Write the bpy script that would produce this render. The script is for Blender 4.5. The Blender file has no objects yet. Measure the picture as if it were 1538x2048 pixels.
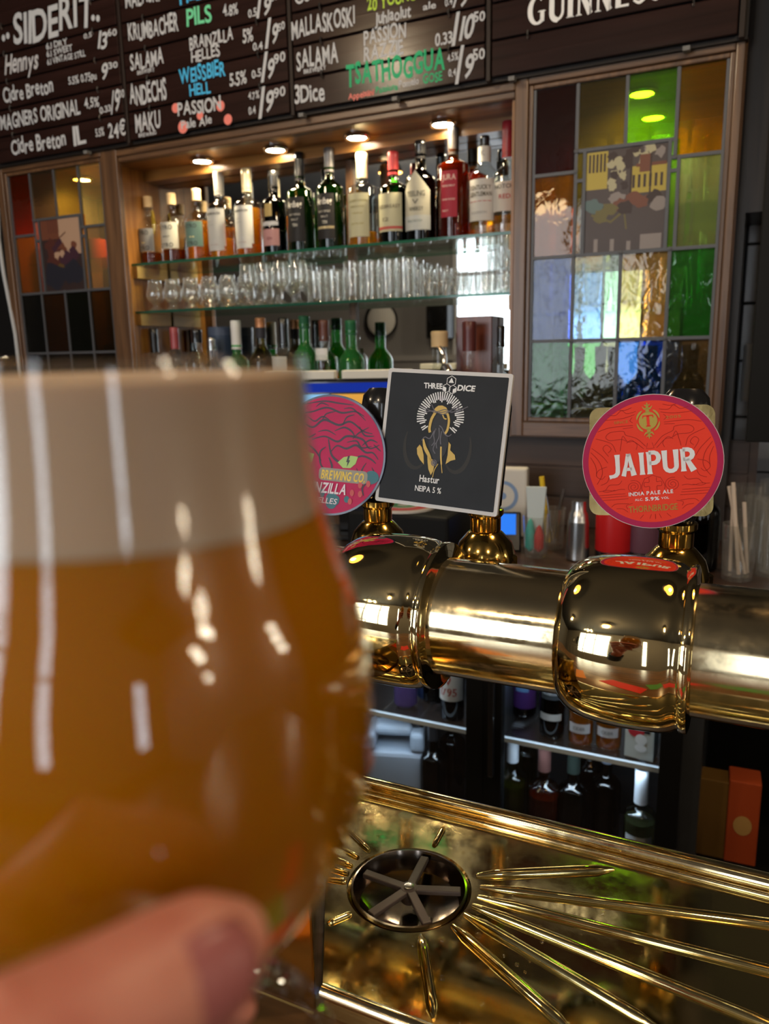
import bpy, math, random
from math import sin, cos, pi, radians, sqrt
from mathutils import Vector, Matrix
random.seed(7)
S = bpy.context.scene
COL = S.collection

# ------------------------------------------------------------------ camera
F_PX = 1540.0
CAM = Vector((0.0, 0.0, 1.5))
yaw, pitch, roll = radians(25.5927), radians(11.6002), radians(-1.0849)
FW = Vector((-sin(yaw)*cos(pitch), cos(yaw)*cos(pitch), -sin(pitch)))
R0 = Vector((cos(yaw), sin(yaw), 0)); U0 = R0.cross(FW)
RT = R0*cos(roll) + U0*sin(roll); UP = U0*cos(roll) - R0*sin(roll)
cam = bpy.data.objects.new('camera', bpy.data.cameras.new('camera')); COL.objects.link(cam)
cam.matrix_world = Matrix(((RT.x, UP.x, -FW.x, CAM.x), (RT.y, UP.y, -FW.y, CAM.y), (RT.z, UP.z, -FW.z, CAM.z), (0, 0, 0, 1)))
cd = cam.data
cd.sensor_fit = 'HORIZONTAL'; cd.lens = 5.7; cd.sensor_width = 5.7*1538/F_PX
cd.clip_start = 0.01; cd.clip_end = 50
cd.dof.use_dof = True; cd.dof.focus_distance = 0.66; cd.dof.aperture_fstop = 2.0
S.camera = cam

# ------------------------------------------------------------------ world, exposure, light strengths
w = bpy.data.worlds.new('world'); S.world = w; w.use_nodes = True
w.node_tree.nodes['Background'].inputs[0].default_value = (0.75, 0.85, 1, 1)
w.node_tree.nodes['Background'].inputs[1].default_value = 0.3
S.view_settings.view_transform = 'Standard'; S.view_settings.look = 'None'
S.view_settings.exposure = 0.0; S.view_settings.gamma = 1.0; S.view_settings.use_curve_mapping = False
S.cycles.transparent_max_bounces = 40
S.cycles.max_bounces = 14; S.cycles.transmission_bounces = 10; S.cycles.glossy_bounces = 6; S.cycles.diffuse_bounces = 4
S.cycles.caustics_reflective = False; S.cycles.caustics_refractive = False
S.cycles.sample_clamp_indirect = 6.0
WINDOW_GLOW = 7.0      # daylight in the window panes
SOFFIT_W = 2.7         # each recessed lamp over the shelves
CEILING_W = 28.0       # each warm ceiling spot
PENDANT_W = 30.0

def lamp(name, kind, loc, energy, color, parent=None, **kw):
    d = bpy.data.lights.new(name, kind); d.energy = energy; d.color = color
    for k, v in kw.items(): setattr(d, k, v)
    o = bpy.data.objects.new(name, d); COL.objects.link(o); o.location = loc
    if parent: o.parent = parent
    return o

# ------------------------------------------------------------------ helpers
def ray(x, y): return FW + RT*((x-769)/F_PX) - UP*((y-1024)/F_PX)
def atY(x, y, Y): d = ray(x, y); return CAM + d*(Y/d.y)
def atZ(x, y, Z): d = ray(x, y); return CAM + d*((Z-CAM.z)/d.z)
def along(x, y, t): return CAM + ray(x, y).normalized()*t

class MB:
    def __init__(s): s.v = []; s.f = []; s.m = []; s.sm = []
    def add(s, vs, fs, mi=0, smooth=False):
        o = len(s.v); s.v += [tuple(p) for p in vs]
        for f in fs: s.f.append(tuple(i+o for i in f)); s.m.append(mi); s.sm.append(smooth)
        return s
    def box(s, a, b, mi=0):
        (x0, y0, z0), (x1, y1, z1) = a, b
        x0, x1 = min(x0, x1), max(x0, x1); y0, y1 = min(y0, y1), max(y0, y1); z0, z1 = min(z0, z1), max(z0, z1)
        return s.add([(x0,y0,z0),(x1,y0,z0),(x1,y1,z0),(x0,y1,z0),(x0,y0,z1),(x1,y0,z1),(x1,y1,z1),(x0,y1,z1)],
                     [(0,3,2,1),(4,5,6,7),(0,1,5,4),(1,2,6,5),(2,3,7,6),(3,0,4,7)], mi)
    def lathe(s, prof, n=24, c=(0,0,0), axis='z', mi=0, sq=None, sx=1, sy=1):
        vs = []; fs = []; rows = []
        for r, z in prof:
            if r < 1e-6:
                rows.append([len(vs)]); vs.append((0, 0, z))
            else:
                row = []
                for i in range(n):
                    a = 2*pi*i/n; k = r
                    if sq: k = r/((abs(cos(a))**sq+abs(sin(a))**sq)**(1/sq))
                    row.append(len(vs)); vs.append((k*cos(a)*sx, k*sin(a)*sy, z))
                rows.append(row)
        for a, b in zip(rows, rows[1:]):
            if len(a) == 1 and len(b) == 1: continue
            for i in range(n):
                j = (i+1) % n
                if len(a) == 1: fs.append((a[0], b[j], b[i]))
                elif len(b) == 1: fs.append((a[i], a[j], b[0]))
                else: fs.append((a[i], a[j], b[j], b[i]))
        if axis == 'x': vs = [(z, x, y) for x, y, z in vs]
        if axis == 'y': vs = [(y, z, x) for x, y, z in vs]
        vs = [(x+c[0], y+c[1], z+c[2]) for x, y, z in vs]
        return s.add(vs, fs, mi, True)
    def cyl(s, a, b, r, r2=None, n=14, mi=0, caps=True):
        a, b = Vector(a), Vector(b); r2 = r if r2 is None else r2
        return s.tube([a, b], [r, r2], n, mi, caps)
    def tube(s, pts, rad, n=10, mi=0, caps=True):
        pts = [Vector(p) for p in pts]
        if not isinstance(rad, (list, tuple)): rad = [rad]*len(pts)
        t0 = (pts[1]-pts[0]).normalized(); up = Vector((0,0,1)) if abs(t0.z) < .9 else Vector((1,0,0))
        u = t0.cross(up).normalized(); vs = []; fs = []
        for i, p in enumerate(pts):
            t = (pts[min(i+1, len(pts)-1)]-pts[max(i-1, 0)]).normalized()
            u = (u-t*u.dot(t)).normalized(); v = t.cross(u)
            for k in range(n):
                a = 2*pi*k/n; vs.append(p+(u*cos(a)+v*sin(a))*rad[i])
        for i in range(len(pts)-1):
            for k in range(n):
                l = (k+1) % n; fs.append((i*n+k, i*n+l, (i+1)*n+l, (i+1)*n+k))
        if caps: fs += [tuple(range(n-1, -1, -1)), tuple((len(pts)-1)*n+k for k in range(n))]
        return s.add(vs, fs, mi, True)
    def prism(s, poly, y0, y1, mi=0):            # polygon in x,z extruded along y
        n = len(poly); vs = [(x, y0, z) for x, z in poly]+[(x, y1, z) for x, z in poly]
        fs = [tuple(range(n)), tuple(range(2*n-1, n-1, -1))]
        fs += [(i, i+n, (i+1) % n+n, (i+1) % n) for i in range(n)]
        return s.add(vs, fs, mi)
    def flat(s, poly, y, mi=0):
        return s.add([(x, y, z) for x, z in poly], [tuple(range(len(poly)))], mi)
    def ribbon(s, pts, wd, y, mi=0):             # painted line in the x,z plane
        if not isinstance(wd, (list, tuple)): wd = [wd]*len(pts)
        P = [Vector(p) for p in pts]; vs = []
        for i, p in enumerate(P):
            t = P[min(i+1, len(P)-1)]-P[max(i-1, 0)]; t = t.normalized() if t.length > 0 else Vector((1, 0)); nrm = Vector((-t.y, t.x))
            for q in (p+nrm*wd[i]/2, p-nrm*wd[i]/2): vs.append((q.x, y, q.y))
        return s.add(vs, [(2*i, 2*i+2, 2*i+3, 2*i+1) for i in range(len(P)-1)], mi)
    def disc(s, c, r, y, mi=0, n=28, r0=0, sx=1):
        if r0: return s.add([(c[0]+sx*rr*cos(2*pi*i/n), y, c[1]+rr*sin(2*pi*i/n)) for rr in (r0, r) for i in range(n)], [(i, (i+1) % n, n+(i+1) % n, n+i) for i in range(n)], mi)
        return s.flat([(c[0]+sx*r*cos(2*pi*i/n), c[1]+r*sin(2*pi*i/n)) for i in range(n)], y, mi)
    def build(s, name, mats, parent=None, loc=(0,0,0), rot=None, bevel=0, fix=True):
        me = bpy.data.meshes.new(name); me.from_pydata(s.v, [], s.f)
        mats = mats if isinstance(mats, (list, tuple)) else [mats]
        for m in mats: me.materials.append(m)
        me.polygons.foreach_set('material_index', s.m); me.polygons.foreach_set('use_smooth', s.sm)
        me.update()
        o = bpy.data.objects.new(name, me); COL.objects.link(o); o.location = loc
        if rot is not None: o.rotation_euler = rot
        if parent: o.parent = parent
        if bevel:
            b = o.modifiers.new('bevel', 'BEVEL'); b.width = bevel; b.segments = 2; b.limit_method = 'ANGLE'
        if any(s.sm): me.set_sharp_from_angle(angle=radians(38))
        return o

def empty(name, loc=(0,0,0), rot=None):
    o = bpy.data.objects.new(name, None); COL.objects.link(o); o.location = loc; o.empty_display_size = .05
    if rot is not None: o.rotation_euler = rot
    return o
def tag(o, label, cat, group=None, kind=None):
    o['label'] = label; o['category'] = cat
    if group: o['group'] = group
    if kind: o['kind'] = kind
    return o
def struct(o): o['kind'] = 'structure'; return o

# ------------------------------------------------------------------ materials
def nt(name):
    m = bpy.data.materials.new(name); m.use_nodes = True; return m, m.node_tree.nodes, m.node_tree.links
def pm(name, col, rough=.5, metal=0, coat=0, spec=.5, bump=0, bscale=60, vary=0, sheen=0):
    m, n, l = nt(name); b = n['Principled BSDF']
    b.inputs['Base Color'].default_value = (*col, 1); b.inputs['Roughness'].default_value = rough; b.inputs['Metallic'].default_value = metal
    b.inputs['Coat Weight'].default_value = coat; b.inputs['Coat Roughness'].default_value = .05; b.inputs['Specular IOR Level'].default_value = spec
    if bump or vary:
        tc = n.new('ShaderNodeTexCoord'); no = n.new('ShaderNodeTexNoise'); no.inputs['Scale'].default_value = bscale; no.inputs['Detail'].default_value = 5
        l.new(tc.outputs['Object'], no.inputs['Vector'])
        if bump:
            bp = n.new('ShaderNodeBump'); bp.inputs['Strength'].default_value = bump; bp.inputs['Distance'].default_value = .004
            l.new(no.outputs['Fac'], bp.inputs['Height']); l.new(bp.outputs['Normal'], b.inputs['Normal'])
        if vary:
            mx = n.new('ShaderNodeMix'); mx.data_type = 'RGBA'; mx.inputs[6].default_value = (*[c*(1-vary) for c in col], 1); mx.inputs[7].default_value = (*[min(1, c*(1+vary)) for c in col], 1)
            l.new(no.outputs['Fac'], mx.inputs[0]); l.new(mx.outputs[2], b.inputs['Base Color'])
    return m
def wood(name, c1, c2, rough=.4, axis=0, scale=7.0, coat=.2):
    m, n, l = nt(name); b = n['Principled BSDF']
    tc = n.new('ShaderNodeTexCoord'); mp = n.new('ShaderNodeMapping'); sc = [scale*9]*3; sc[axis] = scale*.5
    mp.inputs['Scale'].default_value = sc; no = n.new('ShaderNodeTexNoise'); no.inputs['Scale'].default_value = 1.0; no.inputs['Detail'].default_value = 7; no.inputs['Distortion'].default_value = .6
    rp = n.new('ShaderNodeValToRGB'); rp.color_ramp.elements[0].position = .32; rp.color_ramp.elements[0].color = (*c1, 1); rp.color_ramp.elements[1].position = .68; rp.color_ramp.elements[1].color = (*c2, 1)
    bp = n.new('ShaderNodeBump'); bp.inputs['Strength'].default_value = .25; bp.inputs['Distance'].default_value = .002
    l.new(tc.outputs['Object'], mp.inputs['Vector']); l.new(mp.outputs['Vector'], no.inputs['Vector']); l.new(no.outputs['Fac'], rp.inputs['Fac']); l.new(rp.outputs['Color'], b.inputs['Base Color'])
    l.new(no.outputs['Fac'], bp.inputs['Height']); l.new(bp.outputs['Normal'], b.inputs['Normal'])
    b.inputs['Roughness'].default_value = rough; b.inputs['Coat Weight'].default_value = coat; b.inputs['Coat Roughness'].default_value = .2
    return m
def two_sided(n, l, fr, ior):
    # the same grazing reflection from either side of a thin pane
    ge = n.new('ShaderNodeNewGeometry'); mr = n.new('ShaderNodeMapRange'); mr.inputs[3].default_value = ior; mr.inputs[4].default_value = 1/ior
    l.new(ge.outputs['Backfacing'], mr.inputs[0]); l.new(mr.outputs[0], fr.inputs[0])
def glass(name, tint=(.93,.96,.95), refl=.9, rough=.02, haze=0, hazecol=(.8,.85,.85), bump=0, bscale=40, ior=1.45):
    """thin clear glass: coloured see-through, mirror-like towards grazing, optional milky part"""
    m, n, l = nt(name); n.remove(n['Principled BSDF']); out = n['Material Output']
    tr = n.new('ShaderNodeBsdfTransparent'); tr.inputs[0].default_value = (*tint, 1)
    gl = n.new('ShaderNodeBsdfGlossy'); gl.inputs['Roughness'].default_value = rough; gl.inputs[0].default_value = (refl, refl, refl, 1)
    fr = n.new('ShaderNodeFresnel'); two_sided(n, l, fr, ior)
    if bump:
        tc = n.new('ShaderNodeTexCoord'); no = n.new('ShaderNodeTexNoise'); no.inputs['Scale'].default_value = bscale; no.inputs['Detail'].default_value = 3; no.inputs['Distortion'].default_value = .8
        bp = n.new('ShaderNodeBump'); bp.inputs['Strength'].default_value = bump; bp.inputs['Distance'].default_value = .01
        l.new(tc.outputs['Object'], no.inputs['Vector']); l.new(no.outputs['Fac'], bp.inputs['Height'])
        l.new(bp.outputs['Normal'], gl.inputs['Normal']); l.new(bp.outputs['Normal'], fr.inputs['Normal'])
    base = tr.outputs[0]
    if haze:
        df = n.new('ShaderNodeBsdfDiffuse'); df.inputs[0].default_value = (*hazecol, 1); tl = n.new('ShaderNodeBsdfTranslucent'); tl.inputs[0].default_value = (*hazecol, 1)
        a = n.new('ShaderNodeMixShader'); a.inputs[0].default_value = .5; l.new(df.outputs[0], a.inputs[1]); l.new(tl.outputs[0], a.inputs[2])
        h = n.new('ShaderNodeMixShader'); h.inputs[0].default_value = haze; l.new(base, h.inputs[1]); l.new(a.outputs[0], h.inputs[2]); base = h.outputs[0]
    mx = n.new('ShaderNodeMixShader'); l.new(fr.outputs[0], mx.inputs[0]); l.new(base, mx.inputs[1]); l.new(gl.outputs[0], mx.inputs[2]); l.new(mx.outputs[0], out.inputs[0])
    return m
def emit(name, col, s):
    m, n, l = nt(name); n.remove(n['Principled BSDF']); e = n.new('ShaderNodeEmission'); e.inputs[0].default_value = (*col, 1); e.inputs[1].default_value = s
    l.new(e.outputs[0], n['Material Output'].inputs[0]); return m
_pc = {}
def paint(col, rough=.5, coat=0):
    k = (tuple(col), rough, coat)
    if k not in _pc: _pc[k] = pm('paint_%d' % len(_pc), col, rough, coat=coat, spec=.2)
    return _pc[k]
def hexc(h):
    v = [int(h[i:i+2], 16)/255 for i in (0, 2, 4)]
    return tuple(c/12.92 if c <= .04045 else ((c+.055)/1.055)**2.4 for c in v)

BRASS = pm('polished_brass', (.86,.72,.45), .07, 1, bump=.02, bscale=25)
def scratch(m, lo=.05, hi=.24):
    n, l = m.node_tree.nodes, m.node_tree.links; b = n['Principled BSDF']
    tc = n.new('ShaderNodeTexCoord'); no = n.new('ShaderNodeTexNoise'); no.inputs['Scale'].default_value = 38; no.inputs['Detail'].default_value = 8; no.inputs['Roughness'].default_value = .7
    rp = n.new('ShaderNodeMapRange'); rp.inputs[1].default_value = .35; rp.inputs[2].default_value = .75; rp.inputs[3].default_value = lo; rp.inputs[4].default_value = hi
    l.new(tc.outputs['Object'], no.inputs['Vector']); l.new(no.outputs['Fac'], rp.inputs[0]); l.new(rp.outputs[0], b.inputs['Roughness'])
scratch(BRASS)
BRASSJ = pm('mirror_polished_brass', (.80,.66,.38), .045, 1, bump=.012, bscale=20)
TRAYBRASS = pm('tray_brass', (.88,.74,.37), .10, 1, bump=.035, bscale=9); scratch(TRAYBRASS, .04, .15)
BRASS_DARK = pm('aged_brass', (.55,.36,.10), .12, 1, bump=.02)
OAK = wood('oak_frame', (.060,.027,.011), (.145,.072,.031), .42, 0)
OAKV = wood('oak_frame_upright', (.060,.027,.011), (.145,.072,.031), .42, 2)
OAKIN = wood('oak_panel', (.20,.078,.014), (.37,.16,.034), .4, 2, 5)
OAKSOF = wood('oak_soffit', (.20,.078,.014), (.37,.16,.034), .32, 0, 5)
DARKWOOD = wood('dark_wood_panel', (.030,.017,.012), (.062,.036,.027), .55, 0, 3, 0)
COUNTERWOOD = wood('counter_wood', (.028,.014,.008), (.062,.031,.018), .35, 0, 4, .1)
SLAT = wood('menu_slat_lacquer', (.013,.006,.005), (.027,.012,.010), .22, 0, 4, 0); SLAT.node_tree.nodes['Principled BSDF'].inputs['Specular IOR Level'].default_value = .22
BLACKWALL = pm('black_wall', (.008,.007,.007), .7, spec=.2)
GREYWALL = pm('grey_wall', (.30,.30,.31), .7, vary=.06, bscale=3)
CEIL = pm('dark_ceiling', (.055,.052,.05), .8)
FLOORM = wood('floor_boards', (.07,.05,.04), (.13,.09,.07), .5, 0, 2)
BLACK = pm('black_plastic', (.010,.010,.011), .18, coat=.5)
BLACKMATT = pm('black_matt', (.006,.006,.006), .6, spec=.15)
STEEL = pm('steel', (.55,.55,.56), .25, 1)
CHROME = pm('chrome', (.75,.75,.76), .08, 1)
LEAD = pm('lead_came', (.075,.078,.088), .5, .2)
MIRROR = pm('mirror_glass', (.82,.84,.84), .015, 1)
CLEAR = glass('clear_glass', (.90,.93,.93), .95, .02)
CLEARH = glass('glassware', (.965, .97, .965), 1.0, .04, haze=.05, hazecol=(.90,.89,.86), ior=1.7)
SHELFG = glass('shelf_glass', (.88,.96,.93), .9, .02)
SHELFEDGE = glass('shelf_glass_edge', (.20,.50,.40), .9, .1, haze=.5, hazecol=(.06,.26,.19))
WHITE = paint((.75,.75,.73)); CREAM = paint((.68,.64,.46)); CORK = paint((.62,.45,.25)); CHALK = paint((.80,.81,.83), .6)

# ------------------------------------------------------------------ lettering
_gl = {}
def glyph(ch, bold):
    k = (ch, bold)
    if k in _gl: return _gl[k]
    c = bpy.data.curves.new('g', 'FONT'); c.body = ch; c.size = 1; c.offset = bold; c.resolution_u = 3; c.fill_mode = 'FRONT'
    o = bpy.data.objects.new('g', c); COL.objects.link(o)
    dg = bpy.context.evaluated_depsgraph_get(); me = bpy.data.meshes.new_from_object(o.evaluated_get(dg))
    v = [(p.co.x, p.co.y) for p in me.vertices]; f = [tuple(p.vertices) for p in me.polygons]
    bpy.data.objects.remove(o); bpy.data.curves.remove(c); bpy.data.meshes.remove(me)
    _gl[k] = (v, f); return _gl[k]
for _c in "ABCDEFGHIJKLMNOPQRSTUVWXYZabcdefghijklmnopqrstuvwxyz0123456789.%/,'&-":
    glyph(_c, .02)
for _c in "INDIAPLEHSTCV5.9%OXRBGaturEN 2MOKD07KYRW8": 
    if _c != ' ': glyph(_c, .004)
CAPH = max(p[1] for p in glyph('H', .02)[0])
def text_geo(s, bold=.02, shear=0, gap=.07, jit=0):
    vs = []; fs = []; x = 0
    for ch in s:
        if ch == ' ': x += .3; continue
        v, f = glyph(ch, bold); mn = min(p[0] for p in v); mx = max(p[0] for p in v); o = len(vs)
        dy = random.uniform(-jit, jit); sc = 1+random.uniform(-jit, jit); a = random.uniform(-jit, jit)
        for px, py in v:
            qx = (px-mn); qy = py*sc
            vs.append((x+qx+shear*qy-a*qy, qy+dy+a*(qx-.3)))
        fs += [tuple(i+o for i in q) for q in f]; x += mx-mn+gap
    return vs, fs, max(x-gap, .01)
def put_text(mb, s, x0, z0, wd, h, y, mi=0, bold=.02, shear=0, jit=0, gap=.07, slope=0, wrap=None):
    """lettering whose baseline starts at x0,z0, wd wide and h tall, in the plane y (or wrapped on a cylinder of radius wrap)"""
    vs, fs, tw = text_geo(s, bold, shear, gap, jit); o = []
    for px, py in vs:
        X = x0+px/tw*wd; Z = z0+py/CAPH*h+slope*px/tw*wd
        if wrap: o.append((wrap*sin(X/wrap), -wrap*cos(X/wrap), Z))
        else: o.append((X, y, Z))
    return mb.add(o, fs, mi)
def spline(pts, k=6):
    P = [Vector(p) for p in pts]; out = []
    for i in range(len(P)-1):
        p0, p1, p2, p3 = P[max(i-1, 0)], P[i], P[i+1], P[min(i+2, len(P)-1)]
        for j in range(k):
            t = j/k; out.append(.5*((2*p1)+(p2-p0)*t+(2*p0-5*p1+4*p2-p3)*t*t+(3*p1-p0-3*p2+p3)*t**3))
    return out+[P[-1]]
def arc(cx, cz, rx, rz, a0, a1, n=14):
    return [(cx+rx*cos(radians(a0+(a1-a0)*i/n)), cz+rz*sin(radians(a0+(a1-a0)*i/n))) for i in range(n+1)]

# ================================================================== THE ROOM
XL, XR, YB, YF, ZC = -6.5, 4.0, 2.62, -3.2, 3.0
def slab(name, a, b, mat): return struct(MB().box(a, b).build(name, mat))
slab('floor', (XL, YF, -.05), (XR, YB, 0), FLOORM)
slab('ceiling', (XL, YF, ZC), (XR, YB, ZC+.05), CEIL)
slab('wall_back', (XL, YB, 0), (XR, YB+.05, ZC), BLACKWALL)
slab('wall_left', (XL-.05, YF, 0), (XL, YB, ZC), GREYWALL)
slab('wall_right', (XR, YF, 0), (XR+.05, YB, ZC), GREYWALL)
WINS = [(-2.95, -.95, .95, 2.85), (.0, .30, .6, 2.75), (2.8, 3.25, .6, 2.4)]
wb = MB(); xs = XL
for x0, x1, z0, z1 in WINS:
    wb.box((xs, YF-.05, 0), (x0, YF, ZC)); wb.box((x0, YF-.05, 0), (x1, YF, z0)); wb.box((x0, YF-.05, z1), (x1, YF, ZC)); xs = x1
wb.box((xs, YF-.05, 0), (XR, YF, ZC)); struct(wb.build('wall_front', GREYWALL))
WINM = emit('daylight_window_pane', (.86, .93, 1.0), WINDOW_GLOW)
for i, (x0, x1, z0, z1) in enumerate(WINS):
    e = struct(empty('window_%d' % (i+1), (x0, YF, z0)))
    b = MB().box((0, -.045, 0), (x1-x0, -.04, z1-z0)); b.build('window_pane', WINM, e)
    f = MB(); W_, H_ = x1-x0, z1-z0
    f.box((0, -.03, 0), (.05, .02, H_)); f.box((W_-.05, -.03, 0), (W_, .02, H_)); f.box((.05, -.03, 0), (W_-.05, .02, .05)); f.box((.05, -.03, H_-.05), (W_-.05, .02, H_))
    k = max(1, round(W_/.75))
    for j in range(1, k): f.box((W_*j/k-.025, -.03, .05), (W_*j/k+.025, .02, H_-.05))
    f.box((.05, -.028, H_*.7), (W_-.05, .015, H_*.7+.04))
    f.build('window_frame', paint((.55, .56, .57)), e)
# panelled wainscot strips on the grey wall seen in the mirror
tr = MB()
for x in (-6.2, -5.5, -4.8, -4.1, -3.4, -2.7):
    tr.box((x, YF, .15), (x+.6, YF+.015, .2)); tr.box((x, YF, 1.2), (x+.6, YF+.015, 1.25)); tr.box((x, YF, .2), (x+.04, YF+.015, 1.2)); tr.box((x+.56, YF, .2), (x+.6, YF+.015, 1.2))
tr.box((XL, YF, 1.42), (-2.5, YF+.03, 1.48)); struct(tr.build('trim_1', paint((.42, .42, .43), .5)))
struct(MB().box((XL, YF, 0), (XR, YF+.02, .12)).build('baseboard_front', paint((.2, .2, .2))))
t = tag(empty('wall_speaker', (-3.05, YF+.13, 1.65)), 'black loudspeaker reflected in the mirror behind the shelves', 'speaker')
MB().box((-.12, -.13, 0), (.12, .1, .62)).build('speaker_case', BLACKMATT, t, bevel=.01)
MB().lathe([(0, 0), (.09, .0), (.1, .012), (0, .03)], 20, (0, .1, .22), 'y').build('speaker_cone', BLACK, t)
t = tag(empty('wall_lamp', (-3.75, YF+.03, 1.86)), 'round black wall lamp with white face reflected in the mirror', 'lamp')
MB().lathe([(0, 0), (.06, 0), (.19, .06), (.2, .09)], 28, (0, 0, 0), 'y').build('lamp_housing', BLACKMATT, t)
MB().lathe([(.17, .075), (.12, .1), (0, .11)], 28, (0, 0, 0), 'y').build('lamp_face', WHITE, t)

# ceiling spots over the bar, plus three unseen ones added for fill light
for i, (x, y) in enumerate(((-1.55, .80), (.42, .80), (-2.6, -.9), (.9, -1.2), (-.8, -1.6))):
    t = tag(empty('ceiling_spotlight', (x, y, ZC)), 'warm ceiling spotlight %s' % ['shining on the left brass ball', 'shining on the right brass ball', 'added for fill over the guests to the left', 'added for fill over the guests to the right', 'added for fill over the middle of the guest side'][i], 'lamp', 'ceiling spotlights')
    k = 2.8 if i < 2 else 1.0
    MB().lathe([(0, 0), (.05, 0), (.06, -.08), (.098*k, -.165), (.092*k, -.165), (.05, -.10), (0, -.10)], 28).build('lamp_housing', BLACKMATT, t)
    MB().lathe([(.088*k, -.158), (.05*k, -.168), (0, -.170)], 28).build('bulb', emit('warm_bulb', (1, .46, .08), 4.2 if i < 2 else 22), t)
    lamp('spot_light', 'POINT', (0, 0, -.26), CEILING_W, (1, .80, .55), t, shadow_soft_size=.06)
for i, (x, y) in enumerate(((-1.6, -2.1), (-1.45, -2.0), (-1.75, -2.0), (-1.5, -2.2), (-1.7, -2.2), (-1.6, -1.95))):
    t = tag(empty('pendant_bulb', (x, y, ZC)), 'small bare bulb of a cluster hanging over the guest side', 'lamp', 'cluster of bare bulbs')
    MB().cyl((0, 0, 0), (0, 0, -.35), .004).build('cord', BLACKMATT, t)
    MB().lathe([(0, -.44), (.028, -.425), (.035, -.4), (.02, -.365), (0, -.35)], 14).build('bulb', emit('bare_bulb', (1, .82, .5), 22), t)

for i, (y, z) in enumerate(((-1.0, 2.0), (-1.13, 2.36), (-1.27, 2.5), (-.84, 2.7), (-.68, 2.62), (1.62, 1.82), (1.5, 2.0), (1.42, 2.16))):
    t = tag(empty('globe_pendant', (3.55, y, ZC)), 'bright glass globe hanging near the right wall, %s' % ('%s of the group nearer the windows' % ('lowest', 'second lowest', 'middle', 'highest', 'second highest')[i] if i < 5 else '%s of the three nearer the bar' % ('lowest', 'middle', 'highest')[i-5]), 'lamp', 'globe pendants by the right wall')
    MB().cyl((0, 0, 0), (0, 0, z-ZC+.06), .005).build('cord', BLACKMATT, t)
    MB().lathe([(0, z-ZC-.07), (.05, z-ZC-.05), (.07, z-ZC), (.05, z-ZC+.05), (.015, z-ZC+.065), (0, z-ZC+.066)], 16).build('globe', emit('globe_bulb', (1, .84, .6), 40), t)

# ================================================================== BACK BAR
YC, YM = 2.15, 2.372                     # front face of the cabinets, mirror
ZL, ZS = 1.29, 2.155                     # ledge and soffit
bb = tag(empty('backbar_cabinet', (-1.33, YC, 1.265)), 'oak wall cabinet behind the bar with mirror niche and glass shelves', 'cabinet')
def L(p): return (p[0]+1.33, p[1]-YC, p[2]-1.265)
def lb(mb, a, b, mi=0): return mb.box(L(a), L(b), mi)
lb(MB(), (-2.58, YC-.004, 1.262), (-.07, YM+.03, ZL)).build('ledge', OAK, bb)
lb(MB(), (-2.58, YC, ZS), (-.07, YM+.03, ZS+.05)).build('soffit', OAKSOF, bb)
m = MB(); lb(m, (-2.0, YC-.012, ZS-.004), (-.62, YC+.02, 2.205)); lb(m, (-2.0, YC-.02, ZS+.012), (-.62, YC-.012, 2.19)); m.build('beam', OAK, bb, bevel=.004)
for x0, x1 in ((-2.05, -2.032), (-.632, -.612), (-2.58, -2.56), (-.085, -.07)):
    lb(MB(), (x0, YC+.001, ZL), (x1, YM, ZS)).build('side_panel', OAKIN, bb)
lb(MB(), (-2.6, YM+.012, 1.265), (-.05, YM+.03, 2.2)).build('back_panel', OAKIN, bb)
lb(MB(), (-2.032, YM-.075, ZS-.035), (-.632, YM-.004, ZS)).build('rear_rail', OAKSOF, bb)
t = tag(MB().box((-1.23, 0, -.43), (1.23, .01, .43)).build('mirror', MIRROR, None, (-1.33, YM, 1.7225)), 'wall mirror behind the bottles and glass shelves', 'mirror')
t = tag(MB().box((-.012, -.012, 0), (.012, 0, ZS-ZL-.04)).build('mirror_batten', OAKV, None, (-1.235, YM, ZL)), 'narrow upright oak batten over the mirror joint', 'batten')

# recessed lamps
for i, (x, lab) in enumerate(((-1.736, 'leftmost of the four lamps over the bottles'), (-1.443, 'second lamp from left over the bottles'), (-1.149, 'third lamp from left over the bottles'), (-.869, 'rightmost of the four lamps over the bottles'), (-2.287, 'lamp glowing through the left stained glass cabinet'), (-.317, 'lamp glowing through the green pane of the right cabinet'))):
    t = tag(empty('recessed_light', (x, 2.254, ZS)), 'round recessed ' + lab, 'lamp', 'recessed lamps in the soffit')
    MB().lathe([(.030, .0), (.040, 0), (.041, -.006), (.037, -.012), (.030, -.010)], 28).build('trim_ring', CHROME, t)
    MB().lathe([(.031, -.007), (0, -.009)], 28).build('bulb', emit('warm_white_bulb', (1, .90, .70), 45), t)
    lamp('lamp_light', 'SPOT', (0, 0, -.02), SOFFIT_W*4.4, (1, .80, .48), t, shadow_soft_size=.03, spot_size=radians(150), spot_blend=.6)

CLEAT = wood('pale_cleat', (.34,.20,.06), (.52,.33,.12), .5, 1, 6)
# glass shelves with cleats
for z, lab in ((1.826, 'upper green-edged glass shelf carrying the whisky bottles'), (1.662, 'lower green-edged glass shelf carrying the drinking glasses')):
    t = tag(empty('glass_shelf', (-1.332, 2.2, z)), lab, 'shelf', 'glass shelves')
    MB().box((-.70, .003, -.004), (.70, .168, .004)).build('shelf_pane', SHELFG, t)
    MB().box((-.70, 0, -.004), (.70, .003, .004)).build('shelf_edge', SHELFEDGE, t)
for z, lab in ((1.821, 'upper'), (1.657, 'lower')):
    for x0, x1, sd in ((-2.032, -2.012, 'left'), (-.652, -.632, 'right')):
        tag(MB().box((0, 0, -.04), (x1-x0, .16, 0)).build('shelf_cleat', CLEAT, None, (x0, 2.205, z)), 'short oak cleat under the %s end of the %s glass shelf' % (sd, lab), 'cleat', 'shelf cleats')

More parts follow.
